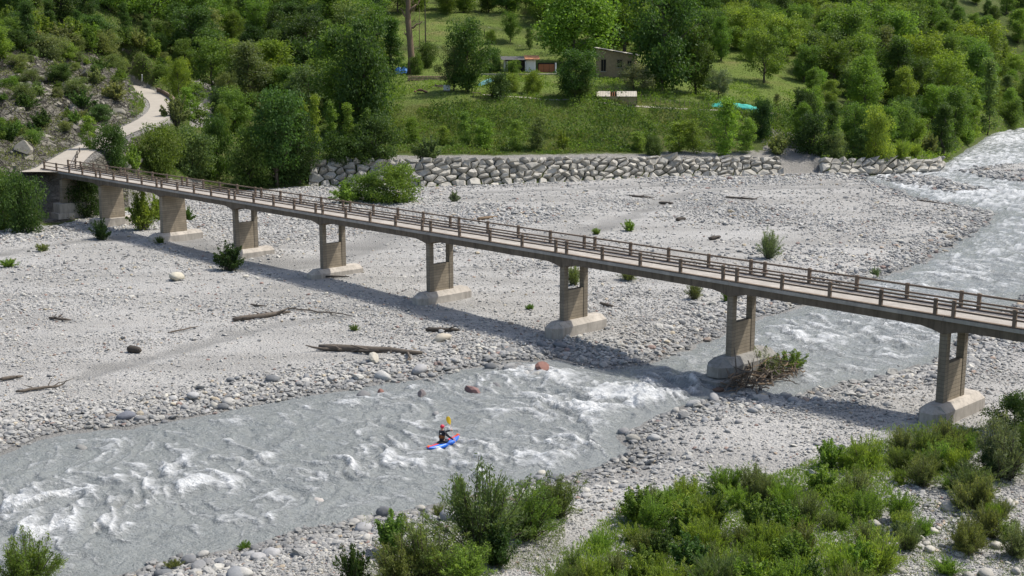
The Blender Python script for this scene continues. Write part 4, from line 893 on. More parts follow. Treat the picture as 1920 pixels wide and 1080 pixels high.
# named plants: kind, foot x, foot y, top y, colour, width, label
NAMED = [
 ('round0', 878, 174, 53, 'dark', 82, 'dark round tree with bare lower trunk in front of the white shed'), ('umb0', 851, 172, 98, 'grey', 60, 'grey-green olive-like tree left of the dark round garden tree'), ('dense0', 935, 187, 146, 'deep', 44, 'dark clipped round bush at the edge of the garden terrace'),
 ('dense1', 960, 172, 142, 'lime', 34, 'yellow-green bush beside the dark clipped round bush'), ('dense2', 1000, 178, 142, 'bright', 40, 'light green bush below the concrete terrace'), ('umb1', 962, 146, 118, 'mid', 34, 'small tree standing on the concrete terrace before the shed'),
 ('dense1', 925, 136, 98, 'dark', 36, 'dark bush at the left corner of the white shed'), ('cone0', 735, 138, 46, 'dark', 62, 'dark pointed tree left of the bare tree trunk'), ('dense0', 800, 128, 88, 'dark', 40, 'dark bush right of the bare tree trunk'), ('dense2', 783, 140, 108, 'mid', 26, 'small bush behind the blue tarpaulin and bare trunk'),
 ('round1', 1078, 187, 104, 'dark', 84, 'wide dark walnut tree between the shed and the greenhouse'), ('round2', 1072, 122, -30, 'bright', 150, 'tall bright green tree rising behind the white shed'), ('umb0', 1188, 176, 124, 'grey', 66, 'grey-green tree between the stone house and the greenhouse'), ('umb1', 1090, 188, 152, 'olive', 44, 'small fruit tree with thin trunks left of the greenhouse'),
 ('round0', 1240, 174, -10, 'dark', 134, 'huge dark tree right of the stone house'), ('round1', 1305, 176, 62, 'dark', 70, 'dark tree right of the huge one behind the garden'), ('umb1', 1347, 187, 138, 'grey', 48, 'grey shrubby tree above the turquoise net'), ('umb0', 1432, 158, 66, 'mid', 84, 'spreading tree on the slope above the right garden'),
 ('sap0', 1456, 204, 178, 'olive', 18, 'tiny fruit tree on the lawn right of the turquoise net'), ('umb1', 957, 79, 30, 'mid', 40, 'small round tree on the upper meadow edge'), ('sap1', 992, 96, 60, 'dark', 18, 'narrow dark tree on the upper meadow'), ('round2', 1170, 100, -60, 'bright', 120, 'tall leafy tree behind the stone house roof'), ('dense2', 921, 83, 62, 'mid', 22, 'low bush on the step of the upper meadow'),
 # saplings on the bench above the rock wall
 ('sap0', 872, 275, 214, 'bright', 28, 'slender sapling with thin trunk at the foot of the grassy bank'), ('sap1', 906, 282, 226, 'bright', 46, 'full willow sapling above the rock wall, left of centre'), ('sap0', 968, 283, 228, 'bright', 36, 'loose grey-green sapling above the rock wall, at centre'), ('sap1', 1008, 284, 224, 'olive', 40, 'dense dark sapling above the middle of the rock wall'),
 ('shrub0', 1055, 283, 256, 'bright', 32, 'low light bush above the rock wall, right of the dense sapling'), ('sap0', 832, 273, 240, 'bright', 28, 'short pale sapling behind the wall, left of the slender one'), ('shrub1', 800, 302, 264, 'olive', 56, 'round grey willow bush on top of the rock wall at left'), ('sap1', 776, 270, 225, 'lime', 28, 'yellow-green sapling at the left end of the grassy bank'),
 ('sap1', 1197, 286, 250, 'bright', 34, 'pale sapling above the wall left of the dark round bush'), ('dense0', 1222, 292, 258, 'dark', 34, 'dark round bush above the rock wall right of centre'), ('sap0', 1272, 287, 232, 'bright', 44, 'willow sapling above the rock wall near the right'), ('sap1', 1300, 289, 228, 'bright', 40, 'light willow sapling left of the tallest bench sapling'), ('sap0', 1362, 293, 192, 'bright', 54, 'tallest dark sapling on the bench below the turquoise net'), ('sap1', 1398, 290, 228, 'bright', 36, 'bright sapling right of the tallest bench sapling'),
 ('dense1', 1428, 262, 200, 'deep', 44, 'dark bushy tree on the bank under the right garden'), ('shrub2', 1458, 289, 258, 'olive', 48, 'low willow bush near the top of the gravel ramp'), ('dense1', 1525, 287, 222, 'deep', 74, 'big dark ivy-like bush right of the gravel ramp top'), ('dense0', 1505, 232, 178, 'deep', 48, 'dark dense bush at the right end of the garden lawn'), ('dense2', 1568, 299, 258, 'olive', 46, 'round grey willow bush above the short rock wall'), ('sap1', 1606, 300, 244, 'dark', 34, 'dark sapling between two willow bushes on the right bank'),
 ('dense2', 1640, 304, 220, 'lime', 66, 'tall yellow-green willow above the short rock wall'), ('reed0', 1690, 305, 270, 'lime', 46, 'pale clump of tall grass at the right end of the short rock wall'), ('reed1', 1712, 294, 270, 'lime', 40, 'bright grass clump behind the pale one on the right bank'), ('shrub1', 1742, 288, 258, 'olive', 40, 'low bush on the right bank left of the small dark tree'), ('cone0', 1766, 294, 204, 'dark', 58, 'small dark tree standing at the bend of the river'),
 ('slim0', 1823, 262, 180, 'bright', 30, 'thin light tree on the right river bank'), ('slim1', 1850, 254, 120, 'olive', 40, 'tall pale poplar-like tree on the right river bank'), ('tall1', 1790, 262, 170, 'mid', 62, 'leafy tree behind the small dark tree at the river bend'), ('shrub0', 1812, 272, 244, 'lime', 36, 'pale bush at the water below the thin light tree'), ('dense0', 1895, 235, 195, 'mid', 50, 'bush on the far river bank at the right edge'),
 # left cluster between road and wall
 ('round1', 520, 352, 186, 'dark', 110, 'large dark leafy tree standing left of the rock wall'), ('round0', 562, 346, 232, 'deep', 84, 'dark tree touching the left end of the rock wall'), ('dense2', 468, 354, 262, 'dark', 78, 'dark bush under the large leafy tree at left'), ('slim0', 572, 300, 196, 'lime', 24, 'yellow-green pointed sapling, leftmost of the row behind the wall'), ('slim1', 592, 304, 186, 'lime', 26, 'yellow-green pointed sapling, second of the row behind the wall'), ('slim0', 622, 300, 200, 'bright', 28, 'light pointed sapling in the middle of the row behind the wall'), ('slim1', 655, 302, 200, 'bright', 30, 'light pointed sapling right in the row behind the wall'), ('slim0', 688, 300, 210, 'mid', 28, 'green pointed sapling, rightmost of the row behind the wall'),
 ('dense1', 705, 304, 230, 'dark', 92, 'dark drooping willow on the left top of the rock wall'), ('dense0', 640, 306, 256, 'dark', 70, 'dark bush on the rock wall below the row of pointed saplings'), ('round2', 690, 262, 58, 'dark', 116, 'tall dark tree at the left edge of the garden bank'), ('tall0', 640, 250, 70, 'mid', 96, 'tall green tree left of the dark garden tree'), ('round0', 580, 236, 138, 'olive', 90, 'round grey-green tree behind the row of pointed saplings'),
 ('sap1', 376, 236, 160, 'lime', 46, 'bright sapling beside the small gravel track'), ('sap0', 352, 226, 170, 'bright', 36, 'light sapling right of the road bend'), ('umb0', 336, 196, 120, 'bright', 52, 'leafy tree just behind the road bend parapet'), ('shrub2', 420, 214, 176, 'lime', 44, 'yellow-green shrub right of the small gravel track'), ('sap1', 438, 236, 176, 'lime', 44, 'pale sapling right of the gravel track shrub'),
 ('dense0', 303, 326, 250, 'mid', 84, 'broad green bush below the retaining wall'), ('dense2', 362, 336, 262, 'olive', 80, 'olive bush on the slope right of the retaining wall'), ('dense1', 408, 338, 240, 'dark', 60, 'dark bush on the slope left of the large leafy tree'), ('dense1', 212, 314, 246, 'dark', 64, 'dark bush beside the road at the bridge end'), ('sap0', 168, 282, 222, 'bright', 36, 'thin leafy tree at the road edge above the bridge end'), ('shrub0', 248, 322, 284, 'bright', 44, 'low light shrub on the slope behind the bridge railing'), ('shrub1', 330, 244, 196, 'olive', 50, 'olive shrub outside the road bend'),
 ('dense0', 46, 436, 338, 'dark', 76, 'large dark bush at the left end under the bridge'), ('dense2', 8, 432, 340, 'mid', 80, 'green bush cut by the left picture edge below the cliff'), ('dense1', 165, 408, 336, 'deep', 66, 'dark bush in the shade between the first two bridge piers'), ('shrub0', 268, 432, 374, 'bright', 62, 'bright leafy bush between the second and third bridge piers'), ('shrub1', 295, 412, 372, 'bright', 40, 'small bright bush just left of the third bridge pier'), ('shrub2', 352, 415, 392, 'mid', 24, 'small green bush right of the third bridge pier'), ('shrub2', 190, 450, 418, 'deep', 36, 'small dark bush at the footing of the second bridge pier'), ('tuft0', 300, 458, 444, 'dark', 20, 'small dark tuft at the footing of the third bridge pier'), ('shrub1', 430, 508, 466, 'deep', 62, 'dark bush at the footing of the fourth bridge pier'), ('tuft0', 80, 472, 458, 'olive', 28, 'grass tuft on the gravel at far left'), ('tuft0', 16, 502, 486, 'bright', 34, 'bright grass tuft at the left picture edge'),
 ('dense1', 742, 382, 318, 'mid', 92, 'largest of three bushes on the gravel before the rock wall'), ('dense0', 690, 380, 330, 'mid', 72, 'middle of three bushes on the gravel before the rock wall'), ('shrub0', 648, 382, 350, 'bright', 56, 'lowest left bush of three on the gravel before the rock wall'), ('shrub1', 852, 378, 361, 'grey', 22, 'small grey tuft on the gravel right of the three bushes'),
 ('willow1', 1441, 485, 441, 'grey', 48, 'lone round willow bush on the right gravel bar'), ('leafy0', 1179, 434, 416, 'bright', 30, 'small bright bush on the bar behind the bridge'), ('leafy1', 1118, 440, 430, 'bright', 22, 'tiny green bush behind the bridge railing at centre'), ('willow0', 1302, 563, 532, 'olive', 36, 'olive bush below the bridge on the bar near the river pier'), ('willow2', 1178, 527, 500, 'olive', 44, 'bush half hidden under the bridge right of the centre pier'), ('willow0', 1075, 535, 500, 'olive', 40, 'bush seen through the opening of the centre pier'), ('leafy0', 1362, 565, 545, 'mid', 26, 'small bush left of the river pier column'), ('willow1', 1640, 520, 505, 'grey', 26, 'tiny willow behind the bridge railing at right'),
 ('leafy1', 1482, 708, 668, 'mid', 74, 'leafy branch bush growing on the debris beside the river pier'), ('willow2', 1432, 726, 668, 'olive', 84, 'bare brown bush on the debris pile at the river pier'),
 ('tuft0', 664, 622, 610, 'olive', 20, 'grass tuft on the bar below the bridge shadow'), ('tuft0', 993, 580, 570, 'mid', 18, 'tiny green tuft on the bar between two piers'),
 # near bank
 ('willow0', 55, 1115, 1016, 'mid', 150, 'willow bush top in the bottom left corner'), ('willow1', 905, 1045, 905, 'olive', 180, 'tallest willow bush at the water in the lower centre'), ('willow2', 985, 1010, 918, 'mid', 140, 'bright green willow right of the tallest one in lower centre'), ('willow0', 1042, 972, 902, 'olive', 110, 'pale feathery bush at the right end of the lower centre group'), ('willow1', 860, 948, 905, 'bright', 36, 'thin sprig at the waterline left of the tallest willow'), ('leafy0', 935, 1058, 985, 'deep', 90, 'dark leafy bush at the foot of the tallest willow'),
 ('willow2', 800, 1085, 985, 'olive', 140, 'olive willow bush at bottom centre left'), ('leafy1', 735, 1042, 978, 'mid', 80, 'leafy bush on the gravel at lower centre left'), ('leafy0', 665, 1100, 1036, 'deep', 70, 'dark leafy bush on the bottom edge left of centre'), ('willow0', 870, 1095, 1030, 'bright', 130, 'bright willow bush on the bottom edge at centre'), ('willow1', 745, 1105, 1030, 'olive', 120, 'dull willow bush on the bottom edge left of the bright one'), ('reed0', 822, 972, 950, 'olive', 30, 'small grass clump on the stones left of the tallest willow'), ('tuft0', 458, 1034, 1018, 'mid', 28, 'small green tuft among shore stones at lower left'), ('tuft0', 325, 1068, 1052, 'dry', 36, 'dry reddish tuft among shore stones at lower left'),
 ('dense1', 1900, 810, 748, 'dark', 86, 'dark bush at the right edge behind the last pier'), ('willow2', 1880, 900, 800, 'grey', 120, 'grey-green willow at the right edge'), ('dense0', 1865, 895, 840, 'deep', 70, 'dark bush below the grey-green willow at right'),
 ('willow0', 1812, 1040, 985, 'olive', 80, 'willow bush among pale stones at lower right'), ('willow1', 1905, 1045, 990, 'grey', 80, 'grey willow on the stones in the right corner'), ('reed1', 1730, 1010, 975, 'bright', 50, 'small bright clump among stones at lower right'), ('reed0', 1860, 985, 950, 'lime', 50, 'yellow-green clump right of the stones at lower right'), ('leafy1', 1690, 1015, 985, 'grey', 40, 'little grey bush beside the lower right stones'), ('reed1', 1775, 1080, 1050, 'bright', 70, 'grass clump on the bottom edge at right'), ('willow2', 1838, 960, 900, 'olive', 70, 'loose willow bush between right thicket and stones')]
BASES = hits([(q[1], min(q[2], 1079) if q[2] < 1080 else q[2]) for q in NAMED])
for q, b in zip(NAMED, BASES): plant_px(q[0], q[1], q[2], q[3], q[4], q[6], None, q[5], b)

# thicket on the near bank, lower right
poly = np.array([(1010, 1110), (1120, 1005), (1180, 952), (1290, 925), (1440, 905), (1540, 872), (1640, 840), (1760, 818), (1830, 812), (1830, 850), (1770, 895), (1670, 915), (1630, 980), (1650, 1080), (1630, 1140), (1010, 1140)], float)
THK = []
tries = 0
rg = np.random.default_rng(5)
while len(THK) < 98 and tries < 6000:
    tries += 1
    bx, by = rg.uniform(1000, 1850), rg.uniform(800, 1140)
    if psdf(np.array([[bx, by - 12]]), poly)[0] > 0: continue
    if any(abs(bx - a) < 26 and abs(by - b) < 12 for a, b in THK): continue
    THK.append((bx, by))
tries = 0
while len(THK) < 110 and tries < 4000:
    tries += 1; bx, by = rg.uniform(1640, 1925), rg.uniform(830, 1010) if rg.random() < .75 else rg.uniform(1000, 1090)
    if psdf(np.array([[bx, by - 12]]), poly)[0] < 0 or any(abs(bx - a) < 26 and abs(by - b) < 14 for a, b in THK): continue
    THK.append((bx, by))
bs = hits(THK)
THO = []
THL = {'willow': 'willow bush in near thicket', 'leafy': 'broad-leaved bush in near thicket', 'reed': 'tall grass clump in near thicket'}
zones_t = [(1180, 'left end'), (1330, 'left third'), (1480, 'middle'), (1620, 'right third'), (3000, 'below the last pier')]
HUE = dict(dry='straw-coloured', mid='green', bright='bright green', olive='olive', lime='yellow-green', deep='dark green', dark='dark green')
for (bx, by), b in zip(THK, bs):
    r_ = rg.random()
    if by > 985: k = ('leafy%d' % rg.integers(0, 2)) if r_ < .3 else (('willow%d' % rg.integers(0, 3)) if r_ < .7 else ('reed%d' % rg.integers(0, 2)))
    else: k = ('willow%d' % rg.integers(0, 3)) if r_ < .45 else (('reed%d' % rg.integers(0, 2)) if r_ < .88 else ('leafy%d' % rg.integers(0, 2)))
    if bx > 1640 and k[0] == 'l': k = 'reed0'
    fam = k[:-1]; col = {'willow': ['bright', 'olive', 'olive', 'lime', 'lime', 'dry'], 'leafy': ['mid', 'dark', 'bright'], 'reed': ['lime', 'lime', 'olive']}[fam]; col = col[rg.integers(0, len(col))]
    h = {'willow': rg.uniform(.7, 1.65), 'leafy': rg.uniform(.7, 1.5), 'reed': rg.uniform(.7, 1.6)}[fam]
    zn = [q for lim, q in zones_t if bx < lim][0]
    THO.append((bx, plant(k, b - [0, 0, .05], h, col, '%s %s, %s' % (HUE[col], THL[fam], zn), 'plants of the near bank thicket', rg.uniform(.9, 1.25))))

# ------------------------------------------------------------------ woods on the slopes
THICK = THO
rg = np.random.default_rng(9)
n = 26000
P = np.stack([rg.uniform(-150, 235, n), 165 + 300 * rg.random(n)], 1)
H, mk = land(P); bx, by = PX(np.column_stack([P, H])); dR, _ = road_dist(P)
ok = (bx > -120) & (bx < 1990) & (by > 2) & (by < 320) & (mk['s'] > 4) & (dR > 4)
P, H, bx, by, dR = P[ok], H[ok], bx[ok], by[ok], dR[ok]; s = mk['s'][ok]; rock = mk['rock'][ok]
acc = []; AR = np.array(TREES)
COUNT = {}
for i in range(len(P)):
    x, y = P[i]; r_ = rg.random(); a, b = bx[i], by[i]
    if a > 1500 and b < 285 + 0 * a:
        reg = 'right'
    elif a > 1120 and b < 130 - (1490 - a) * .10: reg = 'above'
    elif 690 < a <= 1120 and b < 26: reg = 'top'
    elif 1000 < a <= 1120 and b < 75: reg = 'top'
    elif 395 < a < 700 and b < 262: reg = 'left'
    elif 310 < a <= 395 and b < 150: reg = 'left'
    elif 60 < a <= 310 and b < 62: reg = 'left'
    elif a <= 310 and b < 270 and dR[i] > 4.5: reg = 'cliff'
    else: continue
    sp = {'right': 7.6, 'above': 7.0, 'top': 6.5, 'left': 6.6, 'cliff': 2.3}[reg]
    if acc and np.min(np.hypot(*(np.array([q[:2] for q in acc]) - P[i]).T)) < sp: continue
    if reg != 'cliff' and np.min(np.hypot(*(AR - P[i]).T)) < 3.2: continue
    if reg == 'cliff' and (rock[i] > .6 and rg.random() < .22 or (a > 230 and 150 < b < 215)): continue
    acc.append((x, y, H[i], a, b, reg))
print('wood plants', len(acc))
LEFTW = {'right': 'in the right wood', 'above': 'in the wood above the garden', 'top': 'above the upper meadow', 'left': 'in the left wood', 'cliff': 'on the rocky slope'}
ORD = ['first', 'second', 'third', 'fourth', 'fifth', 'sixth', 'seventh', 'eighth', 'ninth', 'tenth', 'eleventh', 'twelfth', 'thirteenth', 'fourteenth', 'fifteenth', 'sixteenth', 'seventeenth', 'eighteenth', 'nineteenth', 'twentieth', 'twenty-first', 'twenty-second', 'twenty-third', 'twenty-fourth', 'twenty-fifth', 'twenty-sixth', 'twenty-seventh', 'twenty-eighth']
def single_out(objs):                 # look-alikes get their place, counted from the left
    by_label = {}
    for px_, o in objs: by_label.setdefault(o['label'], []).append((px_, o))
    for lab, lst in by_label.items():
        if len(lst) > 1:
            for k_, (px_, o) in enumerate(sorted(lst, key=lambda q: q[0])): o['label'] = '%s, %s from left' % (lab, ORD[min(k_, 27)])
WOODS = []
for x, y, z, a, b, reg in acc:
    r_ = rg.random(); loc = (x, y, z - .1)
    if reg == 'cliff':
        k = ('dense%d' % rg.integers(0, 3)) if r_ < .55 else ('shrub%d' % rg.integers(0, 3)); h = rg.uniform(1.0, 3.2) * (1.25 if b < 110 else .8); col = ['olive', 'mid', 'bright', 'dark', 'olive', 'dry'][rg.integers(0, 6)]; wide = rg.uniform(1.0, 1.5)
        if rg.random() < .12 and b < 130: k = 'cone0'; h = rg.uniform(5, 8); col = 'dark'; wide = 1.1
    elif reg == 'left':
        k = ['round0', 'round1', 'round2', 'tall0', 'tall1', 'umb0', 'round1', 'tall0'][rg.integers(0, 8)]; h = rg.uniform(7, 12.5); col = ['dark', 'mid', 'mid', 'olive', 'bright', 'deep'][rg.integers(0, 6)]; wide = rg.uniform(.9, 1.35)
        if b > 200: h *= .7
    elif reg == 'right':
        k = ['round0', 'round1', 'round2', 'tall0', 'tall1', 'tall1', 'umb1'][rg.integers(0, 7)]; h = rg.choice([6, 7, 9, 11, 14]) * rg.uniform(.85, 1.15); col = ['mid', 'mid', 'bright', 'bright', 'olive', 'dark'][rg.integers(0, 6)]; wide = rg.uniform(.9, 1.25)
        if b > 235: h = rg.uniform(4.5, 8)
    else:
        k = ['round0', 'round1', 'round2', 'umb0', 'umb1', 'tall0'][rg.integers(0, 6)]; h = rg.uniform(6.5, 11); col = ['mid', 'bright', 'bright', 'bright', 'mid', 'dark'][rg.integers(0, 6)]; wide = rg.uniform(.9, 1.15)
    fam = k.rstrip('0123456789'); shp = dict(round='round', tall='tall', umb='spreading', cone='pointed', dense='dense', shrub='loose')[fam]
    hue = dict(mid='green', bright='bright green', olive='grey-green', lime='yellow-green', deep='very dark', dark='dark green', dry='straw-coloured')[col]
    nn = dict(dense='bush', shrub='shrub').get(fam, 'tree')
    row = 'high up' if b < 40 else ('halfway up' if b < 140 else 'low down')
    lab = '%s %s %s %s, %s' % (hue, shp, nn, LEFTW[reg], row)
    WOODS.append((a, plant(k, loc, h, col, lab, 'plants ' + LEFTW[reg], wide)))
single_out(WOODS); single_out(THO)

# ------------------------------------------------------------------ undergrowth and grass, uncountable
def cover(name, label, mask, n, ln, wd, col, seed, up=.6, hmax=.7, mound=None):
    rg = np.random.default_rng(seed)
    x0, x1, y0, y1 = mask[1]; P = np.stack([rg.uniform(x0, x1, n * 3), rg.uniform(y0, y1, n * 3)], 1); H, mk = land(P)
    k = mask[0](P, H, mk); P = P[k][:n]; H = H[k][:n]
    m = len(P); cl = fbm(P[:, 0] * .33, P[:, 1] * .33, 3, seed + 3)
    z = H + rg.random(m) ** 1.3 * hmax * (.25 + 1.6 * sstep(.42, .72, cl))
    dr = rg.normal(0, .6, (m, 3)) + [0, 0, up]
    V, F, r = leaves(np.column_stack([P, z]), dr, ln, wd, rg, .25 + .55 * cl)
    o = put(name, np_mesh(name, V, F, None, {'rnd': r}), M['leaf']); o.color = (*PAL[col], 1); tag(o, label, None, None, 'stuff'); return o
bk = lambda lo, hi, sd_: (lambda P, H, mk: (mk['s'] > 9 + 5 * fbm(P[:, 0] * .1, P[:, 1] * .1, 2, 3)) & (mk['s'] < 36) & (mk['px'] > 700) & (mk['px'] < 1530) & (fbm(P[:, 0] * .16, P[:, 1] * .16, 3, sd_) > lo) & (fbm(P[:, 0] * .16, P[:, 1] * .16, 3, sd_) < hi))
cover('bank_undergrowth', 'bright green brambles and herbs covering the bank below the garden', (bk(.40, 1, 7), (-28, 66, 205, 248)), 44000, .34, .2, 'mid', 301, .5, .9)
cover('bank_undergrowth', 'dark leafy scrub patches on the bank below the garden', (bk(.53, 1, 17), (-28, 66, 205, 248)), 24000, .36, .25, 'dark', 302, .4, 1.9)
cover('bank_grass', 'dry yellowish grass on the lower bank above the rock wall', (bk(.0, .62, 27), (-28, 66, 205, 240)), 34000, .5, .08, 'dry', 303, 1.5, .5)
cover('slope_undergrowth', 'low green undergrowth between the trees of the left slope', (lambda P, H, mk: (mk['s'] > 2) & (mk['px'] < 760) & (mk['rock'] < .75) & (mk['dirt'] < .5) & (road_dist(P)[0] > 2.6) & (mk['py'] < 350), (-110, -20, 160, 270)), 36000, .38, .24, 'mid', 304, .4, 1.0)
cover('slope_undergrowth', 'low green undergrowth along the right river bank', (lambda P, H, mk: (mk['s'] > 1.2) & (mk['s'] < 45) & (mk['px'] > 1480) & (mk['px'] < 1960), (55, 170, 212, 380)), 45000, .42, .25, 'bright', 305, .5, .9)
cover('garden_greens', 'rows of leafy vegetables and weeds on the garden terrace', (lambda P, H, mk: (mk['s'] > 36) & (mk['s'] < 66) & (mk['px'] > 730) & (mk['px'] < 1500) & (fbm(P[:, 0] * .2, P[:, 1] * .2, 3, 61) > .55), (-32, 62, 225, 275)), 20000, .32, .2, 'bright', 306, .6, .5)
cover('meadow_grass', 'uneven grass tufts on the garden lawn and upper meadow', (lambda P, H, mk: (mk['s'] > 36) & (mk['px'] > 690) & (mk['px'] < 1500) & (mk['dirt'] < .4), (-45, 75, 228, 350)), 42000, .5, .08, 'olive', 310, 1.6, .3)
cover('near_grass', 'grass and herbs growing through the near gravel bank', (lambda P, H, mk: (psdf(np.stack([mk['px'], mk['py']], 1), poly) < 25 * (fbm(P[:, 0] * .4, P[:, 1] * .4, 2, 5) - .2)) & (mk['py'] < 1200), (-2, 32, 42, 70)), 95000, .2, .035, 'lime', 307, 1.5, .6)
cover('cliff_grass', 'dry grass and herbs between the rocks of the left slope', (lambda P, H, mk: (mk['s'] > 2) & (mk['px'] < 290) & (mk['px'] > -60) & (road_dist(P)[0] > 2.4) & (fbm(P[:, 0] * .3, P[:, 1] * .3, 3, 66) > .46), (-110, -50, 150, 262)), 34000, .34, .09, 'dry', 311, 1.2, .6)
cover('near_grass', 'sparse grass among the stones in the lower right corner', (lambda P, H, mk: (mk['px'] > 1620) & (mk['py'] > 810) & (fbm(P[:, 0] * .5, P[:, 1] * .5, 3, 71) > .48), (14, 36, 42, 68)), 26000, .18, .03, 'olive', 308, 1.3, .35)
cover('near_grass', 'grass around the willow group in the lower centre', (lambda P, H, mk: (mk['px'] > 680) & (mk['px'] < 1060) & (mk['py'] > 960) & (mk['rd'] > 1) & (fbm(P[:, 0] * .5, P[:, 1] * .5, 3, 72) > .5), (-9, 4, 42, 58)), 16000, .15, .025, 'olive', 309, 1.2, .4)

# ------------------------------------------------------------------ farm buildings and garden things
def at_land(px, py): return hit(px, py)
def frame(px, py, yaw=0.0):
    p = at_land(px, py); c, s_ = math.cos(yaw), math.sin(yaw)
    return p, np.array([[c, s_, 0], [-s_, c, 0], [0, 0, 1.0]])
def lbox(mb, p, ax, x0, x1, y0, y1, z0, z1):
    return mb.box(p + ax[0] * (x0 + x1) / 2 + ax[1] * (y0 + y1) / 2 + ax[2] * (z0 + z1) / 2, (x1 - x0, y1 - y0, z1 - z0), ax)
# terrace slab
p, ax = frame(975, 143, .05)
sl = empty('terrace', tuple(p)); tag(sl, 'pale concrete terrace slab in front of the white shed', 'terrace')
mb = MB(); lbox(mb, p, ax, -8.2, 8.0, .2, 7.5, -.1, .28); mb.build('slab', M['conc_foot'], sl)
mb = MB(); lbox(mb, p, ax, -8.0, 7.8, .35, .75, -2.2, -.1); mb.build('front_wall', M['stonewall'], sl)
# white shed
q = p + ax[1] * 3.2 + ax[2] * .28
sh = empty('shed', tuple(q)); tag(sh, 'white shed with low grey and orange roof on the concrete terrace', 'shed')
mb = MB(); lbox(mb, q, ax, -3.2, 3.6, 3.0, 3.3, 0, 2.9); mb.build('back_wall', M['white'], sh)
mb = MB(); lbox(mb, q, ax, -3.2, -2.9, .2, 2.995, 0, 2.8); mb.build('side_wall', M['white'], sh)
mb = MB(); lbox(mb, q, ax, -2.895, 1.2, .3, .5, 0, 2.6); mb.build('front_wall', M['dark'], sh)  # near-black panel: shade of the open shed front put into the colour
mb = MB(); lbox(mb, q, ax, 1.5, 3.2, 0, .2, 0, 2.75); mb.build('door', M['white'], sh)
mb = MB(); lbox(mb, q, ax, 3.2, 3.5, -.1, 2.9, 0, 2.8); mb.build('side_wall', M['white'], sh)
for x in (-2.6, 1.3): mb = MB(); mb.tube([q + ax[0] * x - ax[1] * .6, q + ax[0] * x - ax[1] * .6 + ax[2] * 2.6], .08, 6); mb.build('post', M['white'], sh)
def roof_rows(par, q, ax, x0, x1, y0, y1, z0, z1, n, mat, name, th=.07):
    for i in range(n):
        a, b = i / n, (i + 1) / n + .03; A = lambda x, f, dz: q + ax[0] * x + ax[1] * (y0 + (y1 - y0) * f) + ax[2] * (z0 + (z1 - z0) * f + dz)
        mb = MB(); mb.hexa([A(x0, a, .06), A(x1, a, .06), A(x1, b, 0), A(x0, b, 0)], [A(x0, a, .06 + th), A(x1, a, .06 + th), A(x1, b, th), A(x0, b, th)]); mb.build(name, mat, par)
roof_rows(sh, q, ax, -3.9, 1.2, -1.0, 4.0, 2.75, 3.45, 5, M['greyroof'], 'roof_sheet')
roof_rows(sh, q, ax, 1.22, 4.4, -.8, 4.0, 2.85, 3.65, 6, M['orange'], 'tile_row')
# lean-to with brown doors
qq = q + ax[0] * 4.0
for i in range(3): mb = MB(); lbox(mb, qq, ax, .2 + i * 1.15, 1.28 + i * 1.15, .8, .9, 0, 1.9); o = mb.build('door', M['wood'], sh)
mb = MB(); lbox(mb, qq, ax, 3.7, 4.0, .3, 1.4, 0, 2.2); mb.build('post', M['white'], sh)
mb = MB(); lbox(mb, qq, ax, .05, 3.68, .92, 1.1, 0, 2.2); mb.build('back_wall', M['dark'], sh)  # near-black panel behind the doors, shade of the opening painted as colour
# stone house
p, ax = frame(1158, 150, -.18); p = p + np.array([-.4, 1.5, .5])
ho = empty('stone_house', tuple(p)); tag(ho, 'brown rubble stone house with tiled roof half hidden by trees', 'house')
W, Dp, hl = 8.2, 6.0, 4.9
mb = MB(); mb.add([p + ax[0] * x + ax[1] * y + ax[2] * z for x, y, z in ((-4.1, 0, -1.5), (4.1, 0, -1.5), (4.1, 6, -1.5), (-4.1, 6, -1.5), (-4.1, 0, 5.9), (4.1, 0, 4.5), (4.1, 6, 4.5), (-4.1, 6, 5.9))], [(3, 2, 1, 0), (4, 5, 6, 7), (0, 1, 5, 4), (1, 2, 6, 5), (2, 3, 7, 6), (3, 0, 4, 7)]); mb.build('wall', M['stonewall'], ho)
for x0, x1, z0, z1 in ((-3.0, -2.0, 1.2, 3.6), (.4, 1.4, 2.0, 3.5), (2.6, 3.4, 1.9, 3.3)):
    mb = MB(); lbox(mb, p, ax, x0, x1, -.06, .1, z0, z1); wn = mb.build('window', M['dark'], ho)
    mb = MB(); lbox(mb, p, ax, x0 - .15, x1 + .15, -.16, .05, z1 + .003, z1 + .2); mb.build('lintel', M['oldwood'], wn)
    mb = MB(); lbox(mb, p, ax, x0 - .12, x1 + .12, -.18, .05, z0 - .16, z0 - .003); mb.build('sill', M['mason'], wn)
    mb = MB(); lbox(mb, p, ax, (x0 + x1) / 2 - .04, (x0 + x1) / 2 + .04, -.1, -.065, z0, z1); mb.build('frame', M['oldwood'], wn)
for i in range(9):
    x0 = -4.5 + i * 1.0; f = lambda x: 5.98 - (x + 4.1) * 1.4 / 8.2
    mb = MB(); mb.hexa([p + ax[0] * x0 - ax[1] * .5 + ax[2] * (f(x0)), p + ax[0] * (x0 + 1.04) - ax[1] * .5 + ax[2] * (f(x0 + 1) - .03), p + ax[0] * (x0 + 1.04) + ax[1] * 6.4 + ax[2] * (f(x0 + 1) - .03), p + ax[0] * x0 + ax[1] * 6.4 + ax[2] * f(x0)],
        [p + ax[0] * x0 - ax[1] * .5 + ax[2] * (f(x0) + .13), p + ax[0] * (x0 + 1.04) - ax[1] * .5 + ax[2] * (f(x0 + 1) + .1), p + ax[0] * (x0 + 1.04) + ax[1] * 6.4 + ax[2] * (f(x0 + 1) + .1), p + ax[0] * x0 + ax[1] * 6.4 + ax[2] * (f(x0) + .13)]); mb.build('tile_row', M['greyroof'] if i % 3 else M['sheet'], ho)
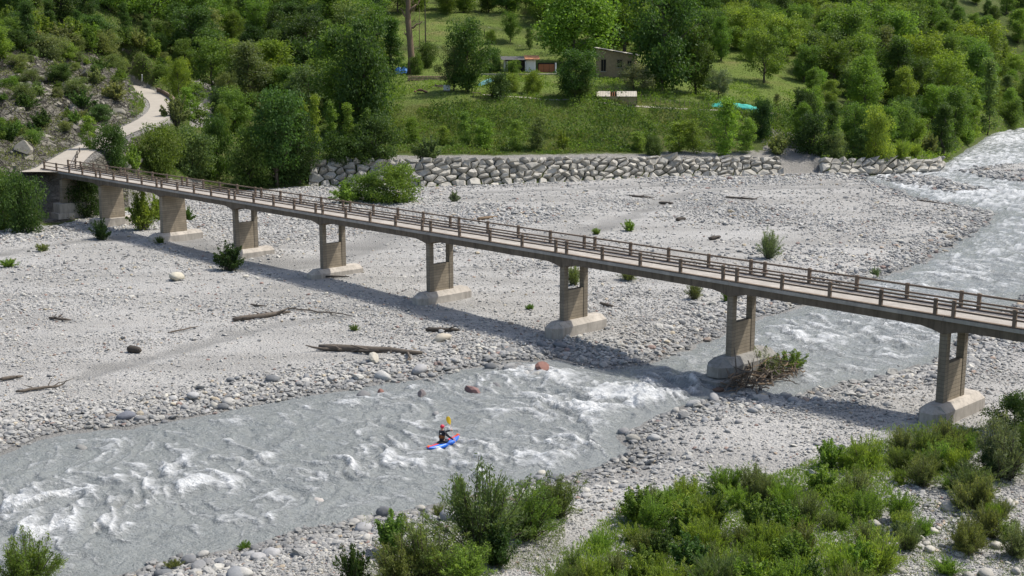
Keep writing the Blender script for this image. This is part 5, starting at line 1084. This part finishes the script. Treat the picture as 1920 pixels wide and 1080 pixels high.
# greenhouse shed
p, ax = frame(1156, 194, -.07)
gh = empty('greenhouse', tuple(p)); tag(gh, 'low tan garden shed with pale corrugated roof and one open panel', 'shed')
L2, d2 = 3.85, 2.6
def gtri(x, x1_):
    mb = MB(); V = []
    for xx_ in (x, x1_): V += [p + ax[0] * xx_ + ax[1] * y + ax[2] * z for y, z in ((0, -.3), (d2, -.3), (d2, 1.3), (d2 / 2, 2.1), (0, 1.3))]
    mb.add(V, [(0, 1, 2, 3, 4), (9, 8, 7, 6, 5)] + [(k, (k + 1) % 5, 5 + (k + 1) % 5, 5 + k) for k in range(5)]); return mb
gtri(-L2, -L2 + .1).build('gable', M['oldwood'], gh); gtri(L2 - .1, L2).build('gable', M['oldwood'], gh)
for i in range(6):
    x0 = -L2 + .1 + i * (2 * L2 - .2) / 6; x1 = x0 + (2 * L2 - .2) / 6 - .03
    mb = MB(); lbox(mb, p, ax, x0, x1, .0, .08, -.3, 1.28); mb.build('board', M['tan'], gh)
    if i != 2:
        A = lambda x, y, z: p + ax[0] * x + ax[1] * y + ax[2] * z
        mb = MB(); n_ = 8; V = []; F = []
        for k in range(n_ + 1):
            x = x0 + (x1 + .05 - x0) * k / n_; dz = .05 * (k % 2)
            V += [A(x, -.25, 1.22 + dz), A(x, d2 / 2, 2.14 + dz), A(x, -.25, 1.17 + dz), A(x, d2 / 2, 2.09 + dz)]
        for k in range(n_): a = k * 4; F += [(a, a + 4, a + 5, a + 1), (a + 2, a + 3, a + 7, a + 6), (a, a + 2, a + 6, a + 4), (a + 1, a + 5, a + 7, a + 3)]
        F += [(0, 1, 3, 2), (n_ * 4, n_ * 4 + 2, n_ * 4 + 3, n_ * 4 + 1)]
        mb.add(V, F); mb.build('roof_panel', M['sheet'], gh)
    else:
        for k in range(4):
            x = x0 + k * .4; mb = MB(); mb.hexa([A(x, 0, 1.24), A(x + .1, 0, 1.24), A(x + .1, d2 / 2, 2.04), A(x, d2 / 2, 2.04)], [A(x, 0, 1.3), A(x + .1, 0, 1.3), A(x + .1, d2 / 2, 2.1), A(x, d2 / 2, 2.1)]); mb.build('rafter', M['wood'], gh)
mb = MB(); mb.hexa([A(-L2, d2 / 2, 2.04), A(L2, d2 / 2, 2.04), A(L2, d2 + .2, 1.2), A(-L2, d2 + .2, 1.2)], [A(-L2, d2 / 2, 2.1), A(L2, d2 / 2, 2.1), A(L2, d2 + .2, 1.26), A(-L2, d2 + .2, 1.26)]); mb.build('back_roof', M['sheet'], gh)
# draped covers: bumpy sheets with thickness
def drape(name, mat, px, py, lx, ly, hh, yaw, label, cat, seed, lift=None):
    p, ax = frame(px, py, yaw); n = 26; m = 14; g = np.meshgrid(np.linspace(-1, 1, n), np.linspace(-1, 1, m), indexing='ij'); u_, v_ = g
    X = p[0] + ax[0][0] * u_ * lx + ax[1][0] * v_ * ly; Y = p[1] + ax[0][1] * u_ * lx + ax[1][1] * v_ * ly
    b = land(np.stack([X.ravel(), Y.ravel()], 1))[0].reshape(n, m)
    dome = np.clip(1 - np.abs(u_) ** 4, 0, 1) * np.clip(1 - v_ ** 2, 0, 1) ** .6
    z = b + .06 + hh * dome * (.6 + .7 * fbm(u_ * 3 + seed, v_ * 2, 3, seed)) + .12 * (fbm(u_ * 9, v_ * 6, 2, seed + 1) - .5)
    if lift is not None: z = z + lift * (u_ * .5 + .5)
    V = np.stack([X, Y, z], -1).reshape(-1, 3); V = np.vstack([V, V - [0, 0, .04]]); k = n * m; idx = np.arange(k).reshape(n, m)
    a = np.stack([idx[:-1, :-1], idx[1:, :-1], idx[1:, 1:], idx[:-1, 1:]], -1).reshape(-1, 4)
    o = put(name, np_mesh(name, V, np.vstack([a, a[:, ::-1] + k]), None, None, False), mat); return tag(o, label, cat)
drape('tarpaulin', M['blue'], 752, 138, 1.6, 1.0, 1.25, .1, 'crumpled blue tarpaulin heap beside the bare tree trunk', 'tarpaulin', 3)
drape('garden_net', M['teal'], 1384, 206, 5.2, 1.3, .9, -.12, 'long turquoise net draped over a crop row on the lawn', 'net', 5)
drape('tarpaulin', M['tealt'], 911, 161, 1.5, .9, .5, .3, 'pale teal tarpaulin propped up left of the dark round bush', 'tarpaulin', 7, .9)
# white tank
p, ax = frame(838, 172); tk = empty('water_tank', tuple(p)); tag(tk, 'small white plastic tank on the garden terrace', 'tank')
mb = MB(); lbox(mb, p, ax, -.65, .65, -.5, .5, .1, 1.15); mb.build('tank', M['white'], tk, .08)
mb = MB(); lbox(mb, p, ax, -.7, .7, -.55, .55, -.1, .097); mb.build('pallet', M['oldwood'], tk)
mb = MB(); mb.tube([p + [0, 0, 1.15], p + [0, 0, 1.25]], .15, 10); mb.build('lid', M['dark'], tk)
# rough wooden table
p, ax = frame(894, 184); tb = empty('garden_table', tuple(p)); tag(tb, 'rough wooden garden table left of the dark round bush', 'table')
for i in range(4): mb = MB(); lbox(mb, p, ax, -.8, .8, -.45 + i * .23, -.25 + i * .23, .75, .82); mb.build('plank', M['oldwood'], tb)
for x in (-.65, .6):
    for y in (-.38, .3): mb = MB(); lbox(mb, p, ax, x, x + .09, y, y + .09, -.1, .745); mb.build('leg', M['oldwood'], tb)
# dry stone terrace wall
p, ax = frame(815, 152, -.02); tw = empty('terrace_wall', tuple(p)); tag(tw, 'low dark dry stone wall at the back of the lower garden', 'wall')
rr = np.random.default_rng(4)
for r_ in range(3):
    x = -5.5
    while x < 5.5:
        w_ = rr.uniform(.45, .95); mb = MB(); lbox(mb, p, ax, x, x + w_ - .04, -.2 + r_ * .06 + rr.uniform(0, .06), .4, r_ * .34 - .2, r_ * .34 + .11); mb.build('stone', M['stonewall'], tw, .05); x += w_
# rubbish heaps
for px, py, lab, mat in ((788, 176, 'reddish heap of garden soil and roots on the left terrace', 'soil'), (822, 167, 'dark heap of cut branches left of the white tank', 'drift')):
    p = hit(px, py); hp = empty('garden_heap', tuple(p)); tag(hp, lab, 'heap')
    for k in range(16):
        a, b = rr.normal(0, .7), rr.normal(0, .4); q_ = p + [a, b, .15 + .5 * math.exp(-a * a)]
        if mat == 'drift': mb = MB(); v = rr.normal(0, 1, 3) * [.8, .4, .2]; mb.tube([q_ - v, q_ + v], .05, 5); mb.build('branch', M['drift'], hp)
        else: o = put('clod', SM[k % 9], None, hp); o.matrix_parent_inverse = Matrix.Translation(-Vector(p)); o.location = q_; o.scale = (.7,) * 3; o.color = (.24, .13, .09, 1)
# bare tall tree
def bare_tree(px, py, label):
    p = hit(px, py); rg = np.random.default_rng(31); o = empty('bare_tree', tuple(p)); tag(o, label, 'tree')
    mb = MB(); pts = [(0, 0, -.5), (.1, 0, 3), (-.15, .1, 7), (-.5, 0, 11), (-.3, 0, 16), (.2, 0, 20)]; mb.tube([p + np.array(q) for q in pts], [.95, .72, .66, .6, .45, .3], 12); mb.build('trunk', M['deadwood'], o, smooth=True)
    for (z, dx, dz) in ((9.4, 2.6, 1.4), (7.6, -1.3, .8), (11, -2.0, 2.5), (12.5, 2.2, 3)):
        mb = MB(); a = p + [-.1, 0, z]; b = a + [dx, rg.normal(0, .5), dz]; mb.tube(curve(a, b, rg, .08, 5), [.3, .24, .18, .14, .08], 7); mb.build('limb', M['deadwood'], o, smooth=True)
    for i in range(60):
        z = rg.uniform(3.5, 17); s_ = rg.choice([-1, 1]); a = p + [s_ * .3, 0, z]; b = a + [s_ * rg.uniform(.5, 2.0), rg.normal(0, .6), rg.uniform(.6, 2.2)]; mb = MB(); mb.tube(curve(a, b, rg, .05, 4), [.035, .03, .02, .012], 4); mb.build('twig', M['deadwood'], o)
bare_tree(771, 138, 'tall thick bare brown tree trunk with dry twigs beside the garden')
def pole(px, py, h_, r_, label, cat, mat, name, cross=False):
    p = hit(px, py); o = empty(name, tuple(p)); tag(o, label, cat); mb = MB(); mb.tube([p - [0, 0, .4], p + [0, 0, h_ * .5], p + [0, 0, h_]], [r_, r_ * .9, r_ * .7], 8); mb.build('pole', mat, o)
    if cross: mb = MB(); mb.box(p + [0, 0, h_ - .5], (1.4, .12, .14)); mb.build('crossarm', mat, o)
    else: mb = MB(); mb.tube([p + [0, 0, h_], p + [0, 0, h_ + .06]], [r_ * .9, r_ * .3], 8); mb.build('cap', mat, o)
pole(798, 92, 11.5, .15, 'dark wooden utility pole standing on the meadow', 'utility pole', M['pole'], 'utility_pole', True)
pole(787, 95, 9.0, .09, 'thin leaning pole left of the utility pole', 'pole', M['deadwood'], 'prop_pole')
pole(908, 74, 1.9, .12, 'short dark post on the upper meadow', 'post', M['pole'], 'meadow_post')
pole(267, 153, 1.2, .16, 'white marker post on the slope above the road bend', 'marker post', M['white'], 'marker_post')
# garden fence by the greenhouse
fe = empty('garden_fence', tuple(hit(1245, 205))); tag(fe, 'row of thin wooden fence stakes between the greenhouse and the net', 'fence')
ps = hits([(x, 194 + (x - 1200) * .13) for x in range(1202, 1336, 9)])
for a in ps: mb = MB(); mb.tube([a - [0, 0, .2], a + [0, 0, 1.5]], .05, 5); mb.build('stake', M['oldwood'], fe)
for z in (.5, 1.3): mb = MB(); mb.tube([a + np.array([0, 0, z]) for a in ps], .018, 4); mb.build('wire', M['pole'], fe)
# garden path along the top of the bank
gp = hits([(x, y) for x, y in ((905, 181), (950, 184), (1000, 186), (1050, 189), (1100, 193), (1150, 199), (1200, 204), (1250, 207), (1320, 211), (1400, 215), (1470, 219))])
sp = cr_spline(gp, 5); mb = MB(); V = []
hh_ = land(sp[:, :2])[0]
for a, z in zip(sp, hh_): V += [(a[0], a[1] - .1, max(z, land([(a[0], a[1] - .1)])[0][0]) + .05), (a[0], a[1] + .75, max(z, land([(a[0], a[1] + .75)])[0][0]) + .05)]
mb.add(V, [(2 * i, 2 * i + 2, 2 * i + 3, 2 * i + 1) for i in range(len(sp) - 1)]); tag(mb.build('path', M['conc_foot']), kind='structure')

# ------------------------------------------------------------------ rocks of the left slope
rg = np.random.default_rng(15)
RM = [stone_mesh('rock', 400 + i, 3, .25, .8, .16, 11) for i in range(6)]
for m_ in RM: m_.materials.append(M['cliffrock'])
pts = [(rg.uniform(-20, 262), rg.uniform(120, 330)) for _ in range(210)]
for p in hits(pts):
    if foot_s(np.array([p[:2]]))[0] < 2 or road_dist(np.array([p[:2]]))[0][0] < 3.2: continue
    sz = rg.lognormal(.2, .5); o = put('rock', RM[int(rg.integers(0, 6))], None, hillside, tuple(p + [0, 0, -.16 * sz])); o.scale = (sz * 1.3, sz, sz * .9); o.rotation_euler = (rg.normal(0, .3), rg.normal(0, .3), rg.uniform(0, 6.28))

# ------------------------------------------------------------------ driftwood
def log(px0, py0, px1, py1, r_, label, nb=3, mat='drift', seed=0, z=.12):
    rg = np.random.default_rng(500 + seed); a = hit(px0, py0) + [0, 0, z]; b = hit(px1, py1) + [0, 0, z]; o = empty('driftwood', tuple((a + b) / 2)); tag(o, label, 'driftwood', 'driftwood on the gravel')
    c = curve(a, b, rg, .025, 7); c[:, 2] = np.linspace(a[2], b[2], 7) + r_ * .4; mb = MB(); mb.tube(c, r_ * np.array([.7, 1.1, 1., 1.05, .9, .8, .45]), 8); mb.build('log', M[mat], o, smooth=True)
    L = np.linalg.norm(b - a)
    for k in range(nb):
        t = rg.uniform(.1, .9); s_ = a + (b - a) * t; e = s_ + (b - a) / L * rg.choice([-1, 1]) * L * rg.uniform(.1, .35) + np.array([rg.normal(0, .08 * L), rg.normal(0, .15 * L), rg.uniform(.05, .5)])
        e[2] = max(e[2], hz(e[0], e[1]) + .04); mb = MB(); mb.tube(curve(s_, e, rg, .06, 4), r_ * np.array([.5, .4, .3, .14]), 5); mb.build('branch', M[mat], o)
log(598, 657, 792, 672, .26, 'long dark driftwood trunk with branches lying above the far shore', 9, seed=1)
log(437, 606, 545, 592, .20, 'driftwood log with root ball on the left gravel bar', 7, seed=2)
log(242, 662, 264, 668, .28, 'short black log on the left gravel bar', 1, 'pole', seed=3)
log(0, 717, 44, 712, .12, 'thin dark stick at the left picture edge', 1, seed=4)
log(30, 741, 118, 729, .10, 'thin branching stick near the left far shore', 4, seed=5)
log(798, 624, 862, 625, .17, 'short black log below the centre left pier', 2, 'pole', seed=6)
log(92, 602, 134, 606, .11, 'brown branch tangle on the left gravel bar', 7, seed=7)
log(540, 581, 660, 597, .06, 'thin pale twig beside the log with root ball', 2, seed=8)
log(470, 574, 500, 580, .07, 'small stick above the log with root ball', 2, seed=9)
log(1125, 574, 1150, 580, .12, 'brown log on the stones right of the centre pier', 1, seed=10)
log(895, 414, 932, 410, .2, 'pale log behind the bridge railing at centre', 2, 'deadwood', seed=11)
log(1236, 383, 1262, 384, .2, 'dark log far out on the bar behind the bridge', 2, seed=12)
log(1180, 370, 1225, 373, .14, 'thin dark driftwood line near the rock wall', 4, seed=13)
log(1360, 372, 1420, 376, .14, 'driftwood line on the stony ridge at right', 4, seed=14)
log(1268, 416, 1285, 414, .25, 'dark stump among pale stones behind the bridge', 2, 'pole', seed=15)
log(1330, 452, 1350, 448, .22, 'dark root stump on the bar right of centre', 4, 'pole', seed=16)
log(1715, 377, 1800, 391, .10, 'long thin stick on the sandy spit at right', 1, seed=17)
log(595, 524, 655, 522, .10, 'dark stick at the footing of the fifth pier', 1, 'pole', seed=18)
log(315, 629, 372, 618, .06, 'small twig on the left gravel bar', 2, seed=19)
# debris caught on the river pier
dp = empty('debris_pile', tuple(B(PU[8], 2.5, -6.6))); tag(dp, 'pile of brown driftwood and branches caught against the river pier footing', 'driftwood pile')
rg = np.random.default_rng(55)
for i in range(150):
    u = PU[8] + 1.2 + abs(rg.normal(0, .8)); v = rg.uniform(-1.9, 5.2); a = B(u, v, 0); a[2] = .1 + rg.random() ** 1.4 * 1.3 * math.exp(-(u - PU[8] - 1.2) / 1.5)
    L = rg.uniform(.5, 1.9); d = BV * rg.normal(0, .8) + BU * rg.normal(0, .45) + np.array([0, 0, rg.normal(.05, .28)]); d = d / np.linalg.norm(d) * L
    b = a + d; b[2] = max(b[2], .05); mb = MB(); r_ = rg.uniform(.02, .075); mb.tube(curve(a - d * .5, b, rg, .06, 4), [r_, r_ * .9, r_ * .7, r_ * .3], 5); mb.build('branch', M['drift'] if rg.random() < .65 else M['deadwood'], dp)

# ------------------------------------------------------------------ kayak, paddler, paddle
M['kblue'] = m_plain('blue_plastic', (.02, .16, .72), .3, .1, 4, .05, .5)
M['kred'] = m_plain('red_orange_plastic', (.75, .08, .05), .35, .15, 4, .05, .5)
M['korange'] = m_plain('orange_webbing', (.85, .24, .03), .5, .1)
M['helmet'] = m_plain('red_helmet', (.55, .015, .05), .25, .1, 3, .03, .6)
M['jacket'] = m_plain('black_jacket', (.014, .017, .026), .6, .25, 8, .3)
M['vest'] = m_plain('brown_orange_vest', (.20, .075, .02), .7, .25, 8, .3)
M['skin'] = m_plain('skin', (.50, .30, .22), .6, .1)
M['yellow'] = m_plain('yellow_blade', (.75, .50, .02), .4, .1)
M['shaft'] = m_plain('pale_shaft', (.72, .50, .46), .4, .1)
sa = G(799, 843, .15); sb = G(863, 818, .15)
kc = (sa + sb) / 2; yaw = math.atan2(sb[1] - sa[1], sb[0] - sa[0])
yaw = R(47); KL = 2.55
ky = empty('kayak', (kc[0], kc[1], -.02), yaw); ky.rotation_euler = (R(-4), R(-3), yaw); tag(ky, 'short blue kayak with red and orange deck stripe running the rapids', 'kayak')
xs = np.linspace(-1, 1, 25)
def ksec(t):
    w_ = .33 * (1 - abs(t) ** 2.6) ** .75 + .02; rock = .30 * abs(t) ** 2.6; top = .20 + .13 * abs(t) ** 2 * (1 if t > 0 else .7) + .04 * (1 - abs(t))
    return w_, -.10 + rock, top
V = []; F = []; n = 14
for t in xs:
    w_, zb, zt = ksec(t); zm = zb + (zt - zb) * .55
    for k in range(n):
        a = 2 * math.pi * k / n; c, s_ = math.cos(a), math.sin(a)
        z = zm + (abs(s_) ** .8) * (zt - zm if s_ > 0 else zm - zb) * (1 if s_ > 0 else -1)
        V.append((t * KL / 2, (abs(c) ** .75) * (1 if c > 0 else -1) * w_, z))
for i in range(24):
    for k in range(n): F.append((i * n + k, i * n + (k + 1) % n, (i + 1) * n + (k + 1) % n, (i + 1) * n + k))
F += [tuple(range(n))[::-1], tuple(range(24 * n, 25 * n))]
mb = MB(); mb.add(V, F); mb.build('hull', M['kblue'], ky, smooth=True, loc=(0, 0, 0))
for t0, t1 in ((-.97, -.22), (.30, .98)):
    mb = MB(); V = []; F = []; tt = np.linspace(t0, t1, 12)
    for t in tt:
        w_, zb, zt = ksec(t); q_ = .075 + .03 * (1 - abs(t))
        V += [(t * KL / 2, -q_, zt + .004), (t * KL / 2, q_, zt + .004), (t * KL / 2, q_ * 1.2, zt - .05), (t * KL / 2, -q_ * 1.2, zt - .05)]
        V[-4] = (t * KL / 2, -q_, zt + .012); V[-3] = (t * KL / 2, q_, zt + .012)
    for i in range(11):
        for k in range(4): F.append((i * 4 + k, i * 4 + (k + 1) % 4, i * 4 + 4 + (k + 1) % 4, i * 4 + 4 + k))
    F += [(3, 2, 1, 0), tuple(44 + k for k in range(4))]
    mb.add(V, F); mb.build('deck_stripe', M['kred'], ky, loc=(0, 0, 0))
for t in (-.9, .9):
    w_, zb, zt = ksec(t); mb = MB(); mb.tube([(t * KL / 2 - .1, 0, zt), (t * KL / 2 - .05, 0, zt + .06), (t * KL / 2 + .05, 0, zt + .06), (t * KL / 2 + .1, 0, zt)], .02, 6); mb.build('grab_handle', M['korange'], ky, loc=(0, 0, 0))
mb = MB(); pl = [(math.cos(a) * .43 - .02, math.sin(a) * .265) for a in np.linspace(0, 2 * math.pi, 20, endpoint=False)]; mb.prism(pl, .17, .265)
mb.add([(x * .55 - .0, y * .6, .34) for x, y in pl] + [(x, y, .2651) for x, y in pl], [tuple(range(20))] + [(20 + i, 20 + (i + 1) % 20, (i + 1) % 20, i) for i in range(20)]); mb.build('spray_skirt', M['jacket'], ky, loc=(0, 0, 0))
def skin_obj(name, V, E, rad, mat, parent, sub=2):
    me = bpy.data.meshes.new(name); me.from_pydata([tuple(v) for v in V], E, []); o = put(name, me, mat, parent, (0, 0, 0))
    o.modifiers.new('skin', 'SKIN').use_smooth_shade = True
    for i, r_ in enumerate(rad): sv = me.skin_vertices[0].data[i]; sv.radius = (r_, r_) if not hasattr(r_, '__len__') else r_; sv.use_root = (i == 0)
    sm = o.modifiers.new('sub', 'SUBSURF'); sm.levels = sub; sm.render_levels = sub; return o
pe = empty('person', (kc[0], kc[1], -.02), yaw); pe.rotation_euler = ky.rotation_euler; tag(pe, 'seated kayaker in black jacket and red helmet paddling down the river', 'person')
SH = .86                                   # shoulder height
HL, HR_ = np.array([.46, -.20, .80]), np.array([.40, -.42, .30])       # left hand high, right hand low on the shaft
V = [(-.08, 0, .26), (-.06, 0, .45), (-.02, 0, .66), (.02, 0, .83), (.03, 0, .95), (.05, 0, 1.03), (.06, 0, 1.13),
     (.02, .19, .82), (.17, .22, .66), (.36, .0, .76), tuple(HL),
     (.02, -.19, .82), (.10, -.36, .60), (.28, -.42, .42), tuple(HR_),
     (.10, .12, .13), (.45, .13, .10), (.8, .08, .06), (.10, -.12, .13), (.45, -.13, .10), (.8, -.08, .06)]
E_ = [(0, 1), (1, 2), (2, 3), (3, 4), (4, 5), (5, 6), (3, 7), (7, 8), (8, 9), (9, 10), (3, 11), (11, 12), (12, 13), (13, 14), (0, 15), (15, 16), (16, 17), (0, 18), (18, 19), (19, 20)]
rad = [(.15, .17), (.13, .16), (.14, .18), (.12, .17), .058, (.085, .078), (.075, .07), .075, .05, .038, .03, .075, .05, .038, .03, .07, .05, .04, .07, .05, .04]
def fingers(V, E_, rad, wrist, axis, side):
    # palm on the shaft and five bent fingers round it
    ax_ = np.array([0., 0, 1]); pal = wrist + axis * .06; V.append(tuple(pal)); rad.append(.036); ip = len(V) - 1; E_.append((side, ip))
    b = np.cross(axis, ax_); b /= np.linalg.norm(b)
    for k, (o_, L) in enumerate(((.034, .034), (.012, .038), (-.012, .036), (-.033, .029))):
        p1 = pal + axis * .03 + ax_ * o_; p2 = p1 + axis * L; p3 = p2 + b * L * .8; p4 = p3 - axis * L * .7; i0 = len(V); V.extend([tuple(p1), tuple(p2), tuple(p3), tuple(p4)]); rad.extend([.011, .010, .009, .008]); E_.extend([(ip, i0), (i0, i0 + 1), (i0 + 1, i0 + 2), (i0 + 2, i0 + 3)])
    p1 = pal + ax_ * .035 + b * .02; p2 = p1 + axis * .03 + b * .03; i0 = len(V); V.extend([tuple(p1), tuple(p2)]); rad.extend([.013, .010]); E_.extend([(ip, i0), (i0, i0 + 1)])
fingers(V, E_, rad, HL, np.array([.9, -.42, 0]), 10); fingers(V, E_, rad, HR_, np.array([.95, -.1, -.2]), 14)
body = skin_obj('body', V, E_, rad, M['skin'], pe, 1)
JV = V[:5] + V[7:15]; JE = [(0, 1), (1, 2), (2, 3), (3, 4), (3, 5), (5, 6), (6, 7), (7, 8), (3, 9), (9, 10), (10, 11), (11, 12)]
JV[4] = (.03, 0, .93)
skin_obj('jacket', JV, JE, [(.165, .185), (.15, .178), (.16, .20), (.145, .19), .07, .098, .068, .055, .042, .098, .068, .055, .042], M['jacket'], pe, 2)
skin_obj('life_vest', [(-.085, 0, .42), (-.06, 0, .55), (-.035, 0, .70)], [(0, 1), (1, 2)], [(.17, .195), (.19, .205), (.165, .20)], M['vest'], pe, 2)
bm = bmesh.new(); bmesh.ops.create_uvsphere(bm, u_segments=18, v_segments=12, radius=1)
for v in bm.verts:
    z = v.co.z
    if z < -.25: v.co.z = -.25 + (z + .25) * (.9 if v.co.x < .1 else .15)
    v.co = Vector((v.co.x * .135 + .055, v.co.y * .115, v.co.z * .125 + 1.12))
for f in bm.faces: f.smooth = True
me = bpy.data.meshes.new('helmet'); bm.to_mesh(me); bm.free(); hm = put('helmet', me, M['helmet'], pe, (0, 0, 0))
mb = MB(); mb.box((.185, 0, 1.11), (.06, .17, .012)); mb.build('visor', M['helmet'], hm, loc=(0, 0, 0))
for nm_, y_ in (('eye', .032), ('eye', -.032)):
    mb = MB(); mb.tube([(.13, y_, 1.075), (.142, y_, 1.075)], .012, 8); mb.build(nm_, M['jacket'], pe, loc=(0, 0, 0))
mb = MB(); mb.add([(.125, -.014, 1.035), (.125, .014, 1.035), (.16, 0, 1.035), (.128, 0, 1.075)], [(0, 2, 1), (0, 1, 3), (1, 2, 3), (2, 0, 3)]); mb.build('nose', M['skin'], pe, loc=(0, 0, 0))
mb = MB(); mb.box((.118, 0, 1.005), (.02, .045, .010)); mb.build('mouth', M['kred'], pe, loc=(0, 0, 0))
for sx, sz_ in ((-.19, .78), (.13, .86)):
    mb = MB(); mb.box((sx, -.08 if sx < 0 else .02, sz_), (.02, .09, .05)); mb.build('vest_patch', M['white'], pe, loc=(0, 0, 0))
pdl = empty('paddle', (kc[0], kc[1], -.02), yaw); pdl.rotation_euler = ky.rotation_euler; tag(pdl, 'kayak paddle held upright with yellow blade on top', 'paddle')
A0, A1 = HL + np.array([.085, -.02, .0]), HR_ + np.array([.085, -.03, -.02]); dv = (A0 - A1) / np.linalg.norm(A0 - A1)
T1 = A0 + dv * .33; T0 = A1 - dv * .42
mb = MB(); mb.tube([T0, T1], .017, 8); mb.build('shaft', M['shaft'], pdl, loc=(0, 0, 0))
def blade(at, d, sgn):
    side = np.array([.73, -.68, 0]); side -= d * (side @ d); side /= np.linalg.norm(side); nn = np.cross(d, side); mb = MB(); V = []
    prof = [(0, .02), (.08, .07), (.2, .125), (.34, .13), (.44, .10), (.49, .035)]
    for l, h_ in prof:
        for e, k in ((-h_, .008), (0, .025), (h_, .008), (0, -.008)): V.append(at + d * l * sgn + side * e + nn * (k + .03 * math.sin(l * 6)))
    F = []
    for i in range(5):
        for k in range(4): F.append((i * 4 + k, i * 4 + (k + 1) % 4, i * 4 + 4 + (k + 1) % 4, i * 4 + 4 + k))
    F += [(0, 1, 2, 3), tuple(20 + k for k in (3, 2, 1, 0))]; mb.add(V, F); mb.build('blade', M['yellow'], pdl, loc=(0, 0, 0))
blade(T1, dv, 1); blade(T0, dv, -1)
